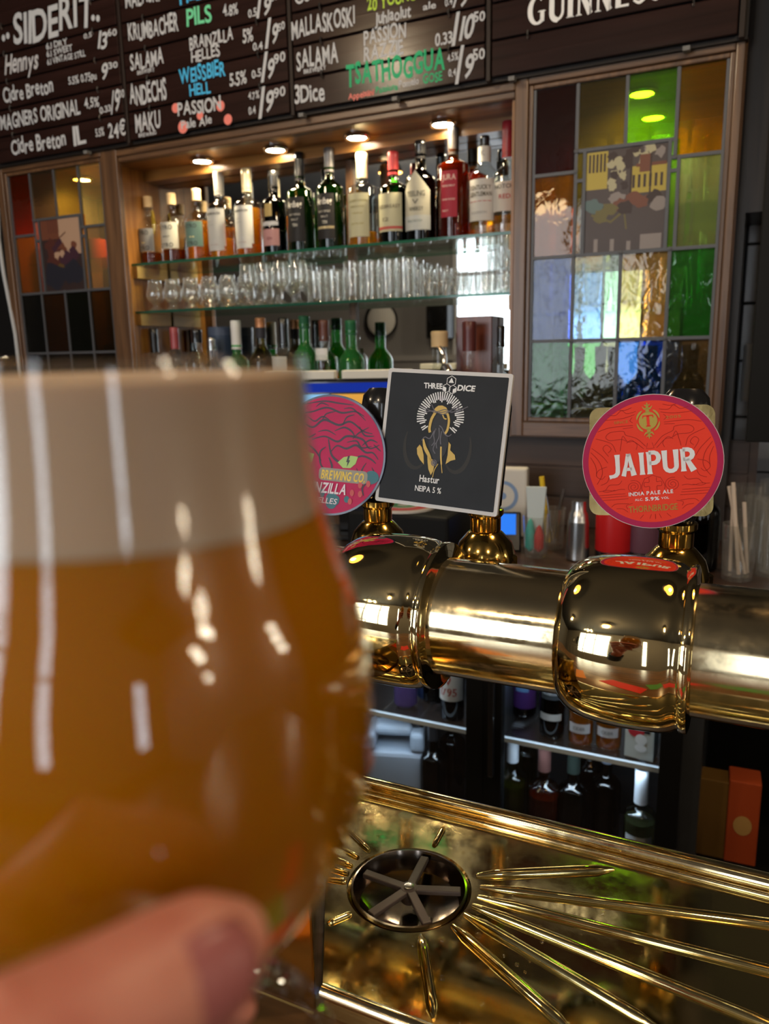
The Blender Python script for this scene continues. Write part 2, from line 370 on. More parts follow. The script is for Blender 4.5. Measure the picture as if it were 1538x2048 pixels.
# ------------------------------------------------------------------ stained glass doors
def wavy(name, tint, k=.35, sc=22):
    m, n, l = nt(name); n.remove(n['Principled BSDF'])
    tr = n.new('ShaderNodeBsdfRefraction'); tr.inputs[0].default_value = (*tint, 1); tr.inputs['IOR'].default_value = 1.18; tr.inputs['Roughness'].default_value = .02
    gl = n.new('ShaderNodeBsdfGlossy'); gl.inputs['Roughness'].default_value = .05
    fr = n.new('ShaderNodeFresnel'); two_sided(n, l, fr, 1.45)
    tc = n.new('ShaderNodeTexCoord'); no = n.new('ShaderNodeTexNoise'); no.inputs['Scale'].default_value = sc; no.inputs['Detail'].default_value = 2; no.inputs['Distortion'].default_value = 1.2
    bp = n.new('ShaderNodeBump'); bp.inputs['Strength'].default_value = k; bp.inputs['Distance'].default_value = .01
    tl = n.new('ShaderNodeBsdfTranslucent'); tl.inputs[0].default_value = (*tint, 1)
    h = n.new('ShaderNodeMixShader'); h.inputs[0].default_value = .18
    l.new(tc.outputs['Object'], no.inputs['Vector']); l.new(no.outputs['Fac'], bp.inputs['Height'])
    for q in (tr, gl, fr): l.new(bp.outputs['Normal'], q.inputs['Normal'])
    l.new(tr.outputs[0], h.inputs[1]); l.new(tl.outputs[0], h.inputs[2])
    mx = n.new('ShaderNodeMixShader'); l.new(fr.outputs[0], mx.inputs[0]); l.new(h.outputs[0], mx.inputs[1]); l.new(gl.outputs[0], mx.inputs[2]); l.new(mx.outputs[0], n['Material Output'].inputs[0])
    return m
def painted(kind, w_, h_):
    """a plain invented scene of flat colour patches on one pane; local origin at its lower left corner"""
    mb = MB(); rnd = random.Random(5 if kind else 9)
    def blob(cx_, cz_, r, mi, k=.35, sx=1): mb.flat([(min(max(cx_+sx*r*(1+rnd.uniform(-k, k))*cos(a), .001), w_-.001), min(max(cz_+r*(1+rnd.uniform(-k, k))*sin(a), .001), h_-.001)) for a in [2*pi*i/14 for i in range(14)]], -.0003-.00002*len(mb.f), mi)
    def rect(x0, z0, x1, z1, mi): mb.flat([(x0*w_, z0*h_), (x1*w_, z0*h_), (x1*w_, z1*h_), (x0*w_, z1*h_)], -.0003-.00002*len(mb.f), mi)
    if kind:                                  # street with an arcade, trees and cafe tables
        cols = [(.075,.058,.056), (.42,.33,.06), (.045,.028,.024), (.40,.37,.24), (.16,.06,.035), (.10,.15,.15), (.24,.21,.20), (.14,.12,.04)]
        rect(0, 0, 1, 1, 0); rect(.02, .62, .28, .97, 1); rect(.55, .55, .98, .80, 1)
        for i in range(5): rect(.05+.045*i, .78, .075+.045*i, .95, 2)
        for i in range(6): rect(.58+.065*i, .60, .61+.065*i, .72, 2)
        for i in range(16): blob(w_*rnd.uniform(.28, .62), h_*rnd.uniform(.62, .97), w_*.05, 3 if i % 2 else 2)
        for i in range(6): blob(w_*rnd.uniform(.6, .98), h_*rnd.uniform(.82, .97), w_*.06, 3 if i % 3 else 6)
        rect(.66, .74, .80, .90, 4); rect(.62, .79, .97, .82, 4); rect(.55, .50, .575, .98, 2); rect(.78, .44, .80, .9, 2)
        for x, z, c in ((.10, .48, 5), (.16, .44, 5), (.40, .52, 6), (.46, .46, 4), (.62, .50, 4), (.70, .47, 4), (.86, .50, 2), (.90, .44, 6), (.32, .42, 7), (.22, .36, 7), (.52, .42, 2)): blob(w_*x, h_*z, w_*.075, c, .3, 1.3)
        for i in range(9): rect(.04+.1*i, .02, .09+.1*i, .10+.08*rnd.random(), 6 if i % 2 else 0)
        rect(.70, .02, .95, .16, 6); mb.ribbon([(w_*.10, h_*.38), (w_*.34, h_*.30), (w_*.50, h_*.40)], .006, -.0012, 7); mb.ribbon([(w_*.40, h_*.44), (w_*.50, h_*.38), (w_*.53, h_*.22)], .004, -.0012, 7)
    else:                                     # figures before a pale wall
        cols = [(.035,.022,.022), (.40,.26,.18), (.075,.025,.02), (.05,.022,.035), (.14,.05,.03), (.10,.06,.02), (.02,.02,.03)]
        rect(0, 0, 1, 1, 0); rect(.45, .50, 1, 1, 1); rect(0, .72, .45, 1, 4)
        for i in range(5): rect(.20+.06*i, .80, .215+.06*i, .98, 2)
        for x, z, r, c in ((.25, .62, .16, 2), (.42, .60, .14, 3), (.50, .55, .12, 4), (.78, .62, .08, 4), (.76, .48, .12, 3), (.35, .42, .22, 2), (.60, .40, .18, 3), (.45, .28, .14, 5), (.70, .26, .22, 6), (.25, .22, .25, 6), (.36, .50, .07, 1), (.48, .52, .06, 1)): blob(w_*x, h_*z, w_*r, c)
        mb.ribbon([(w_*.3, h_*.66), (w_*.62, h_*.80)], .004, -.0012, 2)
    return mb, [paint(c, .35) for c in cols]
def door(x0, x1, ox0, ox1, tints, pic, label):
    z0, z1 = 1.265, 2.198; oz0, oz1 = 1.318, 2.163
    t = tag(empty('stained_glass_door', (x0, YC, z0)), label, 'cabinet door', 'stained glass cabinet doors')
    P = lambda x, y, z: (x-x0, y-YC, z-z0)
    def frm(mb, i, y0, y1):
        mb.box(P(x0, y0, z0), P(ox0-i, y1, z1)); mb.box(P(ox1+i, y0, z0), P(x1, y1, z1))
    f = MB(); f.box(P(x0, YC-.022, z0), P(ox0-.012, YC, z1)); f.box(P(ox1+.012, YC-.022, z0), P(x1, YC, z1)); f.build('door_stile', OAKV, t, bevel=.003)
    f = MB(); f.box(P(ox0-.012, YC-.022, z0), P(ox1+.012, YC, oz0-.012)); f.box(P(ox0-.012, YC-.022, oz1+.012), P(ox1+.012, YC, z1)); f.build('door_rail', OAK, t, bevel=.003)
    f = MB(); f.box(P(ox0-.012, YC-.015, oz0-.012), P(ox0, YC, oz1+.012)); f.box(P(ox1, YC-.015, oz0-.012), P(ox1+.012, YC, oz1+.012)); f.box(P(ox0, YC-.015, oz0-.012), P(ox1, YC, oz0)); f.box(P(ox0, YC-.015, oz1), P(ox1, YC, oz1+.012))
    f.build('glazing_bead', OAKV, t, bevel=.003)
    W_ = ox1-ox0; c1, c2, c3 = ox0+W_*.245, ox0+W_*.505, ox0+W_*.76
    cells = [(ox0, c1, 1.953, oz1), (c1, c2, 2.002, oz1), (c2, c3, 2.002, oz1), (c3, ox1, 1.96, oz1),
             (ox0, c1, 1.745, 1.953), (c3+.01, ox1, 1.745, 1.96), (c1, c1+.022, 1.745, 2.002), (c3-.012, c3+.01, 1.745, 2.002),
             (ox0, c1, 1.526, 1.745), (c1, c2, 1.526, 1.745), (c2, c3, 1.526, 1.745), (c3, ox1, 1.526, 1.745),
             (ox0, c1, oz0, 1.526), (c1, c2, oz0, 1.526), (c2, c3, oz0, 1.526), (c3, ox1, oz0, 1.526)]
    mats = []
    g = MB()
    for i, (a, b, c, d) in enumerate(cells):
        mats.append(wavy('stained_glass_%d' % len(bpy.data.materials), tints[i], .13) if i >= 8 else glass('stained_glass_%d' % len(bpy.data.materials), tints[i], .9, .03, haze=.10, hazecol=tints[i], bump=.05, bscale=15))
        g.box(P(a, YC-.006, c), P(b, YC-.003, d), i)
    g.build('stained_glass', mats, t)
    pp = MB().box(P(c1+.022, YC-.0045, 1.745), P(c3-.012, YC-.0025, 2.002)).build('picture_pane', paint((.08, .06, .055), .35), t)
    pm2, pmat = painted(pic, c3-c1-.034, .257); pm2.build('painted_scene', pmat, pp, P(c1+.022, YC-.0048, 1.745))
    k = MB(); lw = .0042
    def V(x, a, b): k.box(P(x-lw, YC-.010, a), P(x+lw, YC-.001, b))
    def H(z, a, b): k.box(P(a, YC-.0095, z-lw), P(b, YC-.0015, z+lw))
    V(c1, oz0, oz1); V(c2, 2.002, oz1); V(c3, 1.96, oz1); V(c2, oz0, 1.745); V(c3, oz0, 1.745)
    V(c1+.022, 1.745, 2.002); V(c3-.012, 1.745, 2.002); V(c3+.01, 1.745, 1.96)
    H(1.953, ox0, c1); H(2.002, c1, c3); H(1.96, c3-.012, ox1); H(1.745, ox0, ox1); H(1.526, ox0, ox1); H(1.93, c1, c1+.022); H(1.93, c3-.012, c3+.01)
    for x in (ox0+.003, ox1-.003): V(x, oz0, oz1)
    for cx_, cz_ in ((c1, 1.953), (c1, 2.002), (c3, 1.96), (c1, 1.745), (c2, 1.745), (c3, 1.745), (c1, 1.526), (c2, 1.526), (c3, 1.526)):
        k.lathe([(0, -.0025), (.006, 0), (.005, .006), (0, .007)], 8, P(cx_, YC-.012, cz_), 'y')
    k.build('lead_came', LEAD, t)
    return t
door(-.619, -.073, -.572, -.105,
     [(.22,.05,.02), (.42,.36,.10), (.38,.70,.06), (.70,.46,.01), (.62,.36,.06), (.62,.72,.42), (.45,.40,.10), (.45,.75,.15),
      (.50,.62,.95), (.80,.92,.80), (1.0,.82,.52), (.25,.70,.28), (.40,.75,.46), (.62,.62,.50), (.25,.50,1.0), (.72,.62,.46)],
     1,
     'right stained glass cabinet door with green, blue and yellow panes')
door(-2.58, -1.995, -2.538, -2.078,
     [(.45,.09,.015), (.36,.26,.15), (.66,.50,.16), (.95,.84,.46), (.50,.28,.05), (.66,.58,.42), (.70,.35,.30), (.85,.60,.30),
      (.10,.12,.13), (.30,.18,.03), (.10,.13,.07), (.32,.22,.04), (.08,.09,.10), (.14,.07,.02), (.08,.12,.07), (.14,.11,.03)],
     0,
     'left stained glass cabinet door with dark amber and red panes')

# panel wall under the cabinets and dark side walls
struct(MB().box((-3.0, 2.2, 1.0), (0.02, 2.22, 1.262)).build('wall_panel_back', DARKWOOD))
mm = MB()
for i in range(3): mm.box((-3.0, 2.196, 1.0+i*.088), (.0, 2.2, 1.082+i*.088))
struct(mm.build('trim_2', DARKWOOD, bevel=.002))
struct(MB().box((-.07, 2.17, 1.0), (-.05, 2.42, 1.82)).box((-.07, 2.17, 1.82), (.02, 2.42, 2.75)).build('trim_3', wood('dark_post', (.012,.008,.006), (.03,.018,.013), .6, 2)))
tag(MB().tube([(-2.592, 2.13, 2.06), (-2.605, 2.13, 1.95), (-2.60, 2.13, 1.82), (-2.585, 2.13, 1.70), (-2.562, 2.12, 1.60), (-2.56, 2.12, 1.3)], .007, 8).build('cable', paint((.45, .47, .5)), None), 'grey cable hanging beside the left stained glass door', 'cable')

# ------------------------------------------------------------------ menu board
YBD = 2.1
t = tag(empty('menu_board', (-1.3, YBD, 2.19)), 'black backing panel carrying the hung menu slats above the shelves', 'sign board')
MB().box((-1.30, .016, 0), (1.23, .04, .80)).build('backing', paint((.012, .009, .008), .5), t)
for x in (-1.912, -1.28, -.684, -.083): MB().box((x+1.3-.006, .0, 0), (x+1.3+.006, .016, .80)).build('divider', paint((.02, .013, .011), .4), t, bevel=.002)
for x in (-2.1, -1.25, -.95, -.62, -.2): MB().box((x+1.3-.008, -.004, -.008), (x+1.3+.008, .016, .002)).build('clip', paint((.16, .16, .16), .4), t)
CW = (.50, .52, .56); CG = hexc('6fd0a0'); CB = hexc('48b4e8'); CP = hexc('e8847a'); CY = hexc('b4d84a'); CT = hexc('2fae78')
PITCH = .0868
def slat(c0, c1, row, texts, label, dots=(), hk=True):
    z0 = 2.2+PITCH*row
    t = tag(empty('menu_sign', (c0, YBD, z0), (radians(random.uniform(-.5, .5)), 0, 0)), label, 'menu slat', 'hung menu slats')
    MB().box((.004, 0, 0), (c1-c0-.004, .012, PITCH-.005)).build('slat_board', SLAT, t, bevel=.002)
    for (px, py, r, col) in dots:
        p = atY(px, py, YBD); MB().disc((p.x-c0, p.z-z0), r*(p-CAM).dot(FW)/F_PX, -.0004).build('painted_dot', paint(col, .6), t)
    for q in texts:
        s, xl, yl, xr, h, col = q[:6]; o = q[6] if len(q) > 6 else {}
        a, b = atY(xl, yl, YBD), atY(xr, yl-(xr-xl)*.16, YBD); dep = (a-CAM).dot(FW)
        kw = dict(bold=.022, jit=.06, gap=.05); kw.update(o)
        mb = MB(); put_text(mb, s, a.x-c0, a.z-z0, b.x-a.x, h*dep/F_PX, -.0008, **kw); mb.build('lettering', paint(col, .6), t)
    if hk:
        for x in (.10, c1-c0-.10):
            k = MB(); k.tube([(x, .004, PITCH+.004), (x, -.008, PITCH+.002), (x, -.010, PITCH-.006), (x, -.004, PITCH-.014)], .0026, 7); k.build('hook', STEEL, t)
    return t
K1, K2, K3, K4 = (-2.53, -1.918), (-1.906, -1.286), (-1.274, -.690), (-.678, -.089)
sh = dict(shear=.25)
slat(*K1, 5, [], 'blank dark slat above the large heading at the upper left')
slat(*K1, 4, [('SIIDERIT', 28, 90, 188, 56, CW, dict(shear=.15)), ('..', 4, 80, 20, 50, CW), ('..', 183, 42, 200, 50, CW)], 'top slat of left menu column with large white heading')
slat(*K1, 3, [('Hennys', 10, 150, 76, 34, (.5,.5,.53), dict(shear=.35)), ('6.1 DRY', 93, 100, 136, 11, CW), ('6.1 SWEET', 94, 114, 146, 11, CW), ('6.1 VINTAGE STILL', 95, 130, 172, 11, CW), ('0.5', 168, 78, 184, 9, CW), ('13', 196, 100, 214, 30, CW, sh), ('60', 216, 74, 234, 12, CW)], 'left menu slat just under the large heading, three small lines')
slat(*K1, 2, [('Cidre Breton', 8, 206, 108, 26, CW), ('5.5% 0.75pu', 138, 170, 194, 14, CW), ('9', 203, 160, 216, 28, CW, sh), ('30', 218, 138, 236, 11, CW)], 'left menu slat third from top with small white price')
slat(*K1, 1, [('MAGNERS ORIGINAL', 2, 260, 162, 26, CW), ('4.5%', 170, 218, 199, 18, CW), ('0.33', 200, 227, 223, 12, CW), ('/9', 222, 226, 240, 40, CW, sh), ('00', 238, 196, 249, 14, CW)], 'left menu slat second from bottom, two words in white capitals')
slat(*K1, 0, [('Cidre Breton', 24, 310, 133, 28, CW), ('1L', 148, 289, 173, 34, CW), ('5.5%', 192, 273, 209, 15, CW), ('24€', 218, 276, 252, 27, CW)], 'lowest slat of left menu column with large 1L')
slat(*K2, 4, [('MALASKI', 252, 18, 320, 28, CW), ('HELL', 360, 8, 420, 26, CB)], 'topmost slat of second menu column, partly out of view, blue word')
slat(*K2, 3, [('KRUMBACHER', 258, 84, 358, 30, CW), ('PILS', 374, 55, 425, 30, CG), ('4.8%', 447, 34, 477, 20, CW), ('0.5', 497, 36, 514, 14, CW), ('/', 513, 36, 527, 50, CW), ('9', 526, 33, 540, 32, CW, sh), ('80', 541, 3, 556, 12, CW)], 'second column menu slat with green word')
slat(*K2, 2, [('SALAMA', 262, 141, 328, 28, CW), ('BREWERY', 275, 150, 310, 7, CW), ('BRAINZILLA', 380, 100, 467, 22, CW), ('HELLES', 383, 125, 441, 20, CW), ('5%', 486, 87, 507, 24, CW), ('0.4', 506, 102, 526, 14, CW), ('/', 530, 100, 546, 52, CW), ('9', 543, 86, 555, 34, CW, sh), ('50', 556, 62, 570, 14, CW)], 'second column menu slat with two stacked white words')
slat(*K2, 1, [('ANDECHS', 261, 211, 334, 36, CW), ('WEISSBIER', 360, 168, 452, 26, CB), ('HELL', 380, 193, 422, 20, CB), ('5.5%', 460, 172, 494, 24, CW), ('0.5', 504, 156, 523, 15, CW), ('/', 522, 168, 538, 50, CW), ('9', 534, 154, 548, 34, CW, sh), ('90', 549, 128, 571, 18, CW)], 'second column menu slat with two light blue words')
slat(*K2, 0, [('MAKU', 272, 265, 322, 32, CW), ('BREWING', 278, 275, 313, 7, CW), ('PASSION', 356, 234, 443, 24, CW), ('Pale Ale', 363, 258, 424, 16, CW), ('4.7%', 497, 200, 519, 13, CW), ('0.4', 498, 229, 512, 14, CW), ('/', 517, 232, 534, 52, CW), ('9', 530, 226, 546, 36, CW, sh), ('90', 548, 196, 571, 18, CW)], 'lowest slat of second menu column, white words over pink dots', [(351, 216, 9, CP), (441, 212, 10, CP), (400, 231, 8, CP), (456, 239, 10, CP), (366, 254, 12, CP)])
slat(*K3, 3, [('OSA', 590, 8, 640, 26, CW)], 'topmost slat of third menu column, cut by the picture edge')
slat(*K3, 2, [('MALLASKOSKI', 584, 77, 710, 32, CW), ('20 YOUNG', 735, 22, 832, 22, CY), ('Juhlaolut', 750, 49, 822, 22, CW), ('ale', 846, 21, 872, 12, CW), ('0.4', 890, 12, 905, 14, CW), ('/9', 905, 14, 935, 34, CW, sh)], 'third column menu slat with yellow-green word')
slat(*K3, 1, [('SALAMA', 594, 140, 677, 34, CW), ('BREWERY', 608, 148, 653, 8, CW), ('PASSION', 728, 90, 812, 26, CW), ('RAZZIE', 728, 122, 807, 26, CW), ('0.33', 870, 94, 905, 22, CW), ('/', 903, 92, 922, 58, CW), ('10', 918, 80, 945, 40, CW, sh), ('50', 947, 44, 970, 18, CW)], 'third column menu slat with bright glare and price 10.50')
slat(*K3, 0, [('3Dice', 590, 209, 650, 32, CW), ('TSATHOGGUA', 693, 174, 890, 38, CT, dict(bold=.03)), ('Appelsiini', 697, 199, 748, 11, CP), ('Passiona', 752, 186, 796, 11, CT), ('Pomelo', 798, 175, 838, 12, CW), ('GOSE', 846, 168, 885, 17, CT), ('4.5%', 895, 124, 917, 14, CW), ('0.4', 897, 154, 912, 13, CW), ('/', 910, 162, 928, 62, CW), ('9', 926, 154, 944, 44, CW, sh), ('50', 946, 122, 970, 20, CW)], 'lowest slat of third menu column with long green word')
# hand painted serif capitals over two slats
def serif_word(mb, x0, z0, h, y):
    t_, n_ = .20*h, .085*h
    def st(pts, wd): mb.ribbon(pts, wd, y)
    def sf(x, z, w_): mb.flat([(x-w_/2, z), (x+w_/2, z), (x+w_*.3, z+.05*h*(1 if z < z0+h/2 else -1)), (x-w_*.3, z+.05*h*(1 if z < z0+h/2 else -1))][::1 if z < z0+h/2 else -1], y)
    x = x0
    for ch in 'GUINNESS':
        if ch == 'G':
            A = arc(x+.36*h, z0+.5*h, .30*h, .48*h, 50, 310, 22); st(A, [n_+(t_-n_)*abs(cos(radians(50+260*i/22))) for i in range(23)]); st([(x+.56*h, z0+.42*h), (x+.56*h, z0+.06*h)], t_*.8); sf(x+.54*h, z0+.42*h, .34*h); x += .80*h
        elif ch == 'U':
            A = [(x+.14*h, z0+h)]+arc(x+.36*h, z0+.30*h, .22*h, .28*h, 180, 360, 14)+[(x+.58*h, z0+h)]; st(A, [t_]*9+[n_*1.2]*8); sf(x+.14*h, z0+h, .32*h); sf(x+.58*h, z0+h, .28*h); x += .76*h
        elif ch == 'I':
            st([(x+.12*h, z0), (x+.12*h, z0+h)], t_); sf(x+.12*h, z0, .34*h); sf(x+.12*h, z0+h, .34*h); x += .36*h
        elif ch == 'N':
            st([(x+.1*h, z0), (x+.1*h, z0+h)], n_); st([(x+.1*h, z0+h), (x+.54*h, z0)], t_); st([(x+.54*h, z0), (x+.54*h, z0+h)], n_); sf(x+.1*h, z0, .26*h); sf(x+.54*h, z0+h, .26*h); x += .74*h
        elif ch == 'E':
            st([(x+.12*h, z0), (x+.12*h, z0+h)], t_)
            for zz, ww in ((.04, .52), (.5, .40), (.96, .50)): st([(x+.1*h, z0+zz*h), (x+ww*h, z0+zz*h)], n_)
            x += .64*h
        else:
            A = spline([(x+.46*h, z0+.82*h), (x+.30*h, z0+.95*h), (x+.10*h, z0+.76*h), (x+.28*h, z0+.52*h), (x+.48*h, z0+.26*h), (x+.28*h, z0+.04*h), (x+.06*h, z0+.16*h)], 5)
            st(A, [n_+(t_-n_)*sin(pi*i/(len(A)-1))**2 for i in range(len(A))]); x += .60*h
    return x
for r, lab in ((0, 'blank dark slat at the bottom of the right menu column'), (2, 'upper slat of the right menu column behind the painted capitals'), (3, 'topmost slat of the right menu column, out of view')):
    slat(*K4, r, [], lab)
t = slat(*K4, 1, [], 'right menu slat with large white painted serif capitals')
mb = MB(); serif_word(mb, -.578-K4[0], 2.302-2.2-PITCH, .062, -.0012); mb.build('lettering', CHALK, t)

# ================================================================== BOTTLES AND GLASSES
_gm = {}
def tint(c, hz=0, ior=1.5):
    k = (c, hz)
    if k not in _gm: _gm[k] = glass('bottle_glass_%d' % len(_gm), c, .95, .03, haze=hz, hazecol=tuple(min(1, x*.8+.01) for x in c), ior=ior)
    return _gm[k]
_lq = {}
def liquor(c):
    if c not in _lq: _lq[c] = glass('liquor_%d' % len(_lq), c, .5, .05, haze=.22, hazecol=c, ior=1.2)
    return _lq[c]
CLR = (.90, .92, .90); GREEN = (.10, .27, .03); DGREEN = (.05, .14, .03); BRIGHTG = (.16, .72, .24); OLIVE = (.30, .26, .05); DARK = (.02, .02, .02)
AMB = (.90, .44, .03); DAMB = (.45, .10, .01); LAMB = (.92, .55, .07); ORG = (.75, .20, .01)
def label_patch(r, z0, z1, a, y_off=.0008, pts=None, n=14):
    """paper wrapped on the bottle front, spanning angles -a..a; pts gives (s, z) outline otherwise a rectangle"""
    mb = MB(); R = r+y_off
    if pts is None:
        vs = []
        for i in range(n+1):
            th = -a+2*a*i/n
            for z in (z0, z1): vs.append((R*sin(th), -R*cos(th), z))
        mb.add(vs, [(2*i, 2*i+2, 2*i+3, 2*i+1) for i in range(n)], 0, True)
    else:                                   # top edge follows pts (s in -1..1, z)
        vs = []
        for s_, z in pts:
            th = a*s_
            for zz in (z0, z): vs.append((R*sin(th), -R*cos(th), zz))
        mb.add(vs, [(2*i, 2*i+2, 2*i+3, 2*i+1) for i in range(len(pts)-1)], 0, True)
    return mb
def bottle(loc, label, r=.042, h=.27, sh=.55, neck=.014, gl=CLR, liq=None, lvl=.2, cap=(BLACK, .045, .016), lab=None, cat='bottle', group=None, bulge=None, body=None, seg=28, rz=.04, name='bottle'):
    """round shouldered bottle; sh = height of shoulder start, lab = list of (z0,z1,half angle,colour,[texts],kw)"""
    t = tag(empty(name, loc, (0, 0, rz)), label, cat, group)
    zs = sh*h; zc = h-cap[1]; zn = zs+(zc-zs)*.50
    if body: prof = [(0, .002)]+[(a*r, b*h) for a, b in body]
    else:
        prof = [(0, .003), (r*.86, 0), (r*.97, .004), (r, .012), (r, zs)]
        for i in range(1, 7):
            k = i/6; prof.append((neck+(r-neck)*(.5+.5*cos(pi*k)), zs+(zn-zs)*(k**.9)))
        if bulge: prof += [(neck*bulge*.8, zn+.010), (neck*bulge, zn+(zc-zn)*.45), (neck*bulge*.8, zc-.012)]
        prof += [(neck, zc-.006), (neck*1.12, zc-.004), (neck*1.12, zc+.002), (0, zc+.002)]
    b = MB().lathe(prof, seg).build('glass_body', tint(gl, .22 if gl == BRIGHTG else 0), t)
    if liq:
        top = lvl*h; q = [(0, .005)]
        for a, z in prof[1:]:
            if z < top: q.append((max(a-.0025, .001), max(z, .005)))
            else:
                break
        lr = q[-1][0]; q += [(lr, top), (0, top)]
        MB().lathe(q, 20).build('liquid', liquor(liq), t)
    cm, ch, cr = cap
    if ch > 0: MB().lathe([(0, zc-.012), (cr, zc-.012), (cr, zc+ch*.62), (cr*1.02, zc+ch*.66), (cr*1.02, zc+ch-.003), (cr*.92, zc+ch), (0, zc+ch)], 20).build('cap', cm, t)
    for q in lab or []:
        z0, z1, a, col, texts = q[:5]; kw = q[5] if len(q) > 5 else {}
        lb_ = label_patch(kw.get('r', r), z0*h, z1*h, a, pts=kw.get('pts') and [(s_, z*h) for s_, z in kw['pts']]).build('label', paint(col, .5), t)
        by = {}
        for s_, x, z, wd, hh, tc in texts:
            put_text(by.setdefault(tc, MB()), s_, x, z*h, wd, hh, 0, bold=.02, wrap=kw.get('r', r)+.0014)
        for tc, mb in by.items(): mb.build('lettering', paint(tc, .5), lb_)
    return t
ZT = 1.8303                                 # top face of the upper shelf
CORKC = (CORK, .024, .015); YB_ = 2.285
def U(x): return (x, YB_, ZT)
GB = 'whisky bottles on the upper glass shelf'
INK = (.05, .05, .05); SILV = (.55, .57, .6)
wl = (.44, .44, .43)
bottle(U(-2.012), 'clear bottle with grey label and cork stopper, leftmost on the upper shelf', .041, .237, .56, .013, CLR, DAMB, .18, (CORK, .026, .016), [(.19, .52, .95, (.22, .22, .22), [('KYRO', -.028, .43, .05, .014, INK), ('KYRO', -.028, .21, .05, .014, INK), ('..', -.006, .31, .012, .016, (.8, .7, .3))])], group=GB)
bottle(U(-1.905), 'clear bottle with white label and cork stopper, second from left on the upper shelf', .043, .237, .58, .013, CLR, DAMB, .19, (CORK, .026, .016), [(.20, .57, 1.0, (.44, .43, .37), [('KYRO', -.030, .47, .055, .014, INK), ('KYRO', -.030, .22, .055, .014, INK), ('MALT', -.015, .36, .03, .005, INK)])], group=GB)
bottle(U(-1.795), 'cork-stoppered bottle with grey-green label on the upper shelf', .043, .240, .56, .013, CLR, AMB, .55, (CORK, .026, .016), [(.19, .54, .95, (.13, .22, .19), [('KYRO', -.028, .45, .05, .013, INK), ('KYRO', -.028, .21, .05, .013, INK), ('..', -.008, .32, .02, .016, (.85, .75, .35))])], group=GB)
two = lambda txt: [(.14, .57, .9, wl, [(txt, -.030, .50, .055, .0075, INK), ('SMOKY', -.028, .42, .024, .003, (.3, .3, .3)), ('SINGLE MALT', -.028, .38, .03, .003, (.3, .3, .3))]), (.09, .22, .75, (.46, .46, .46), [('SPEYSIDE', -.02, .15, .035, .004, (.4, .3, .3))])]
bottle(U(-1.697), 'clear bottle with tall white label and silver neck foil, beside the grey-green labelled one', .044, .283, .60, .015, CLR, LAMB, .24, (pm('silver_foil', (.5, .48, .44), .35, .6), .062, .0165), two('BENRIACH'), group=GB)
bottle(U(-1.583), 'clear bottle with tall white label and gold-topped white foil, full of amber whisky', .044, .282, .60, .015, CLR, AMB, .55, (pm('pale_gold_foil', (.80, .68, .42), .3, .6), .062, .0165), two('BENRIACH'), group=GB)
bottle(U(-1.478), 'black bottle with pink label and gold oval on the upper shelf', .040, .262, .62, .015, DARK, None, 0, (BLACK, .05, .016), [(.10, .30, .85, (.42, .22, .22), [('GIN', -.01, .17, .02, .009, (.2, .06, .08))]), (.34, .39, .8, (.5, .5, .52), []), (.45, .60, .32, (.35, .26, .10), [])], group=GB)
ard = [(.10, .54, .75, (.014, .013, .014), [('Ardbeg', -.028, .44, .054, .019, (.62, .60, .55)), ('ISLAY SINGLE', -.022, .36, .042, .006, (.4, .38, .34)), ('MALT', -.012, .31, .024, .006, (.4, .38, .34)), ('TEN', -.009, .25, .018, .009, (.5, .48, .42))])]
bottle(U(-1.376), 'green bottle with black label and all-black neck', .044, .308, .60, .0145, GREEN, (.30, .42, .03), .62, (BLACK, .075, .0155), ard, group=GB)
bottle(U(-1.266), 'green bottle with black label and silver-topped neck', .044, .308, .60, .0145, GREEN, (.30, .42, .03), .62, (pm('grey_foil', (.16, .15, .15), .35, .5), .060, .0155), ard+[(.20, .225, .7, (.55, .45, .25), [], {})], group=GB)
bottle(U(-1.150), 'clear bottle with large cream label and cream capsule, nearly empty', .046, .279, .62, .016, CLR, LAMB, .16, (pm('cream_capsule', (.66, .60, .42), .45), .062, .0185), [(.10, .56, .85, (.44, .42, .28), [('AUCHENTOSHAN', -.033, .47, .066, .006, (.25, .22, .1)), ('AMERICAN OAK', -.025, .41, .05, .005, (.25, .22, .1)), ('TRIPLE', -.018, .34, .036, .005, (.3, .25, .1)), ('DISTILLED', -.022, .23, .044, .005, (.3, .25, .1))])], group=GB)
bottle(U(-1.043), 'dark green bottle with cream label and red capsule', .046, .270, .60, .015, DGREEN, (.05, .10, .02), .66, (pm('red_capsule', (.50, .035, .04), .35), .055, .0165), [(.13, .54, .95, (.43, .41, .28), [('REDBREAST', -.036, .38, .074, .010, (.16, .14, .09)), ('12', -.02, .24, .022, .011, (.2, .18, .12))]), (.155, .185, .951, (.40, .08, .07), [], {'r': .0464})], group=GB)
bottle(U(-.953), 'black bottle with cream shield-shaped label', .047, .290, .60, .016, DARK, None, 0, (BLACK, .040, .017), [(.11, .50, .98, (.43, .41, .33), [('TEELING', -.030, .44, .060, .015, (.12, .12, .10)), ('WHISKEY', -.022, .30, .046, .011, (.12, .12, .10)), ('V', -.010, .365, .02, .013, (.12, .12, .10))], {'pts': [(-1, .50), (-.7, .55), (-.35, .62), (0, .69), (.35, .62), (.7, .55), (1, .50)]}), (.11, .255, .99, (.43, .45, .44), [('SMALL BATCH', -.030, .19, .05, .006, (.2, .25, .25))], {'r': .0474})], group=GB)
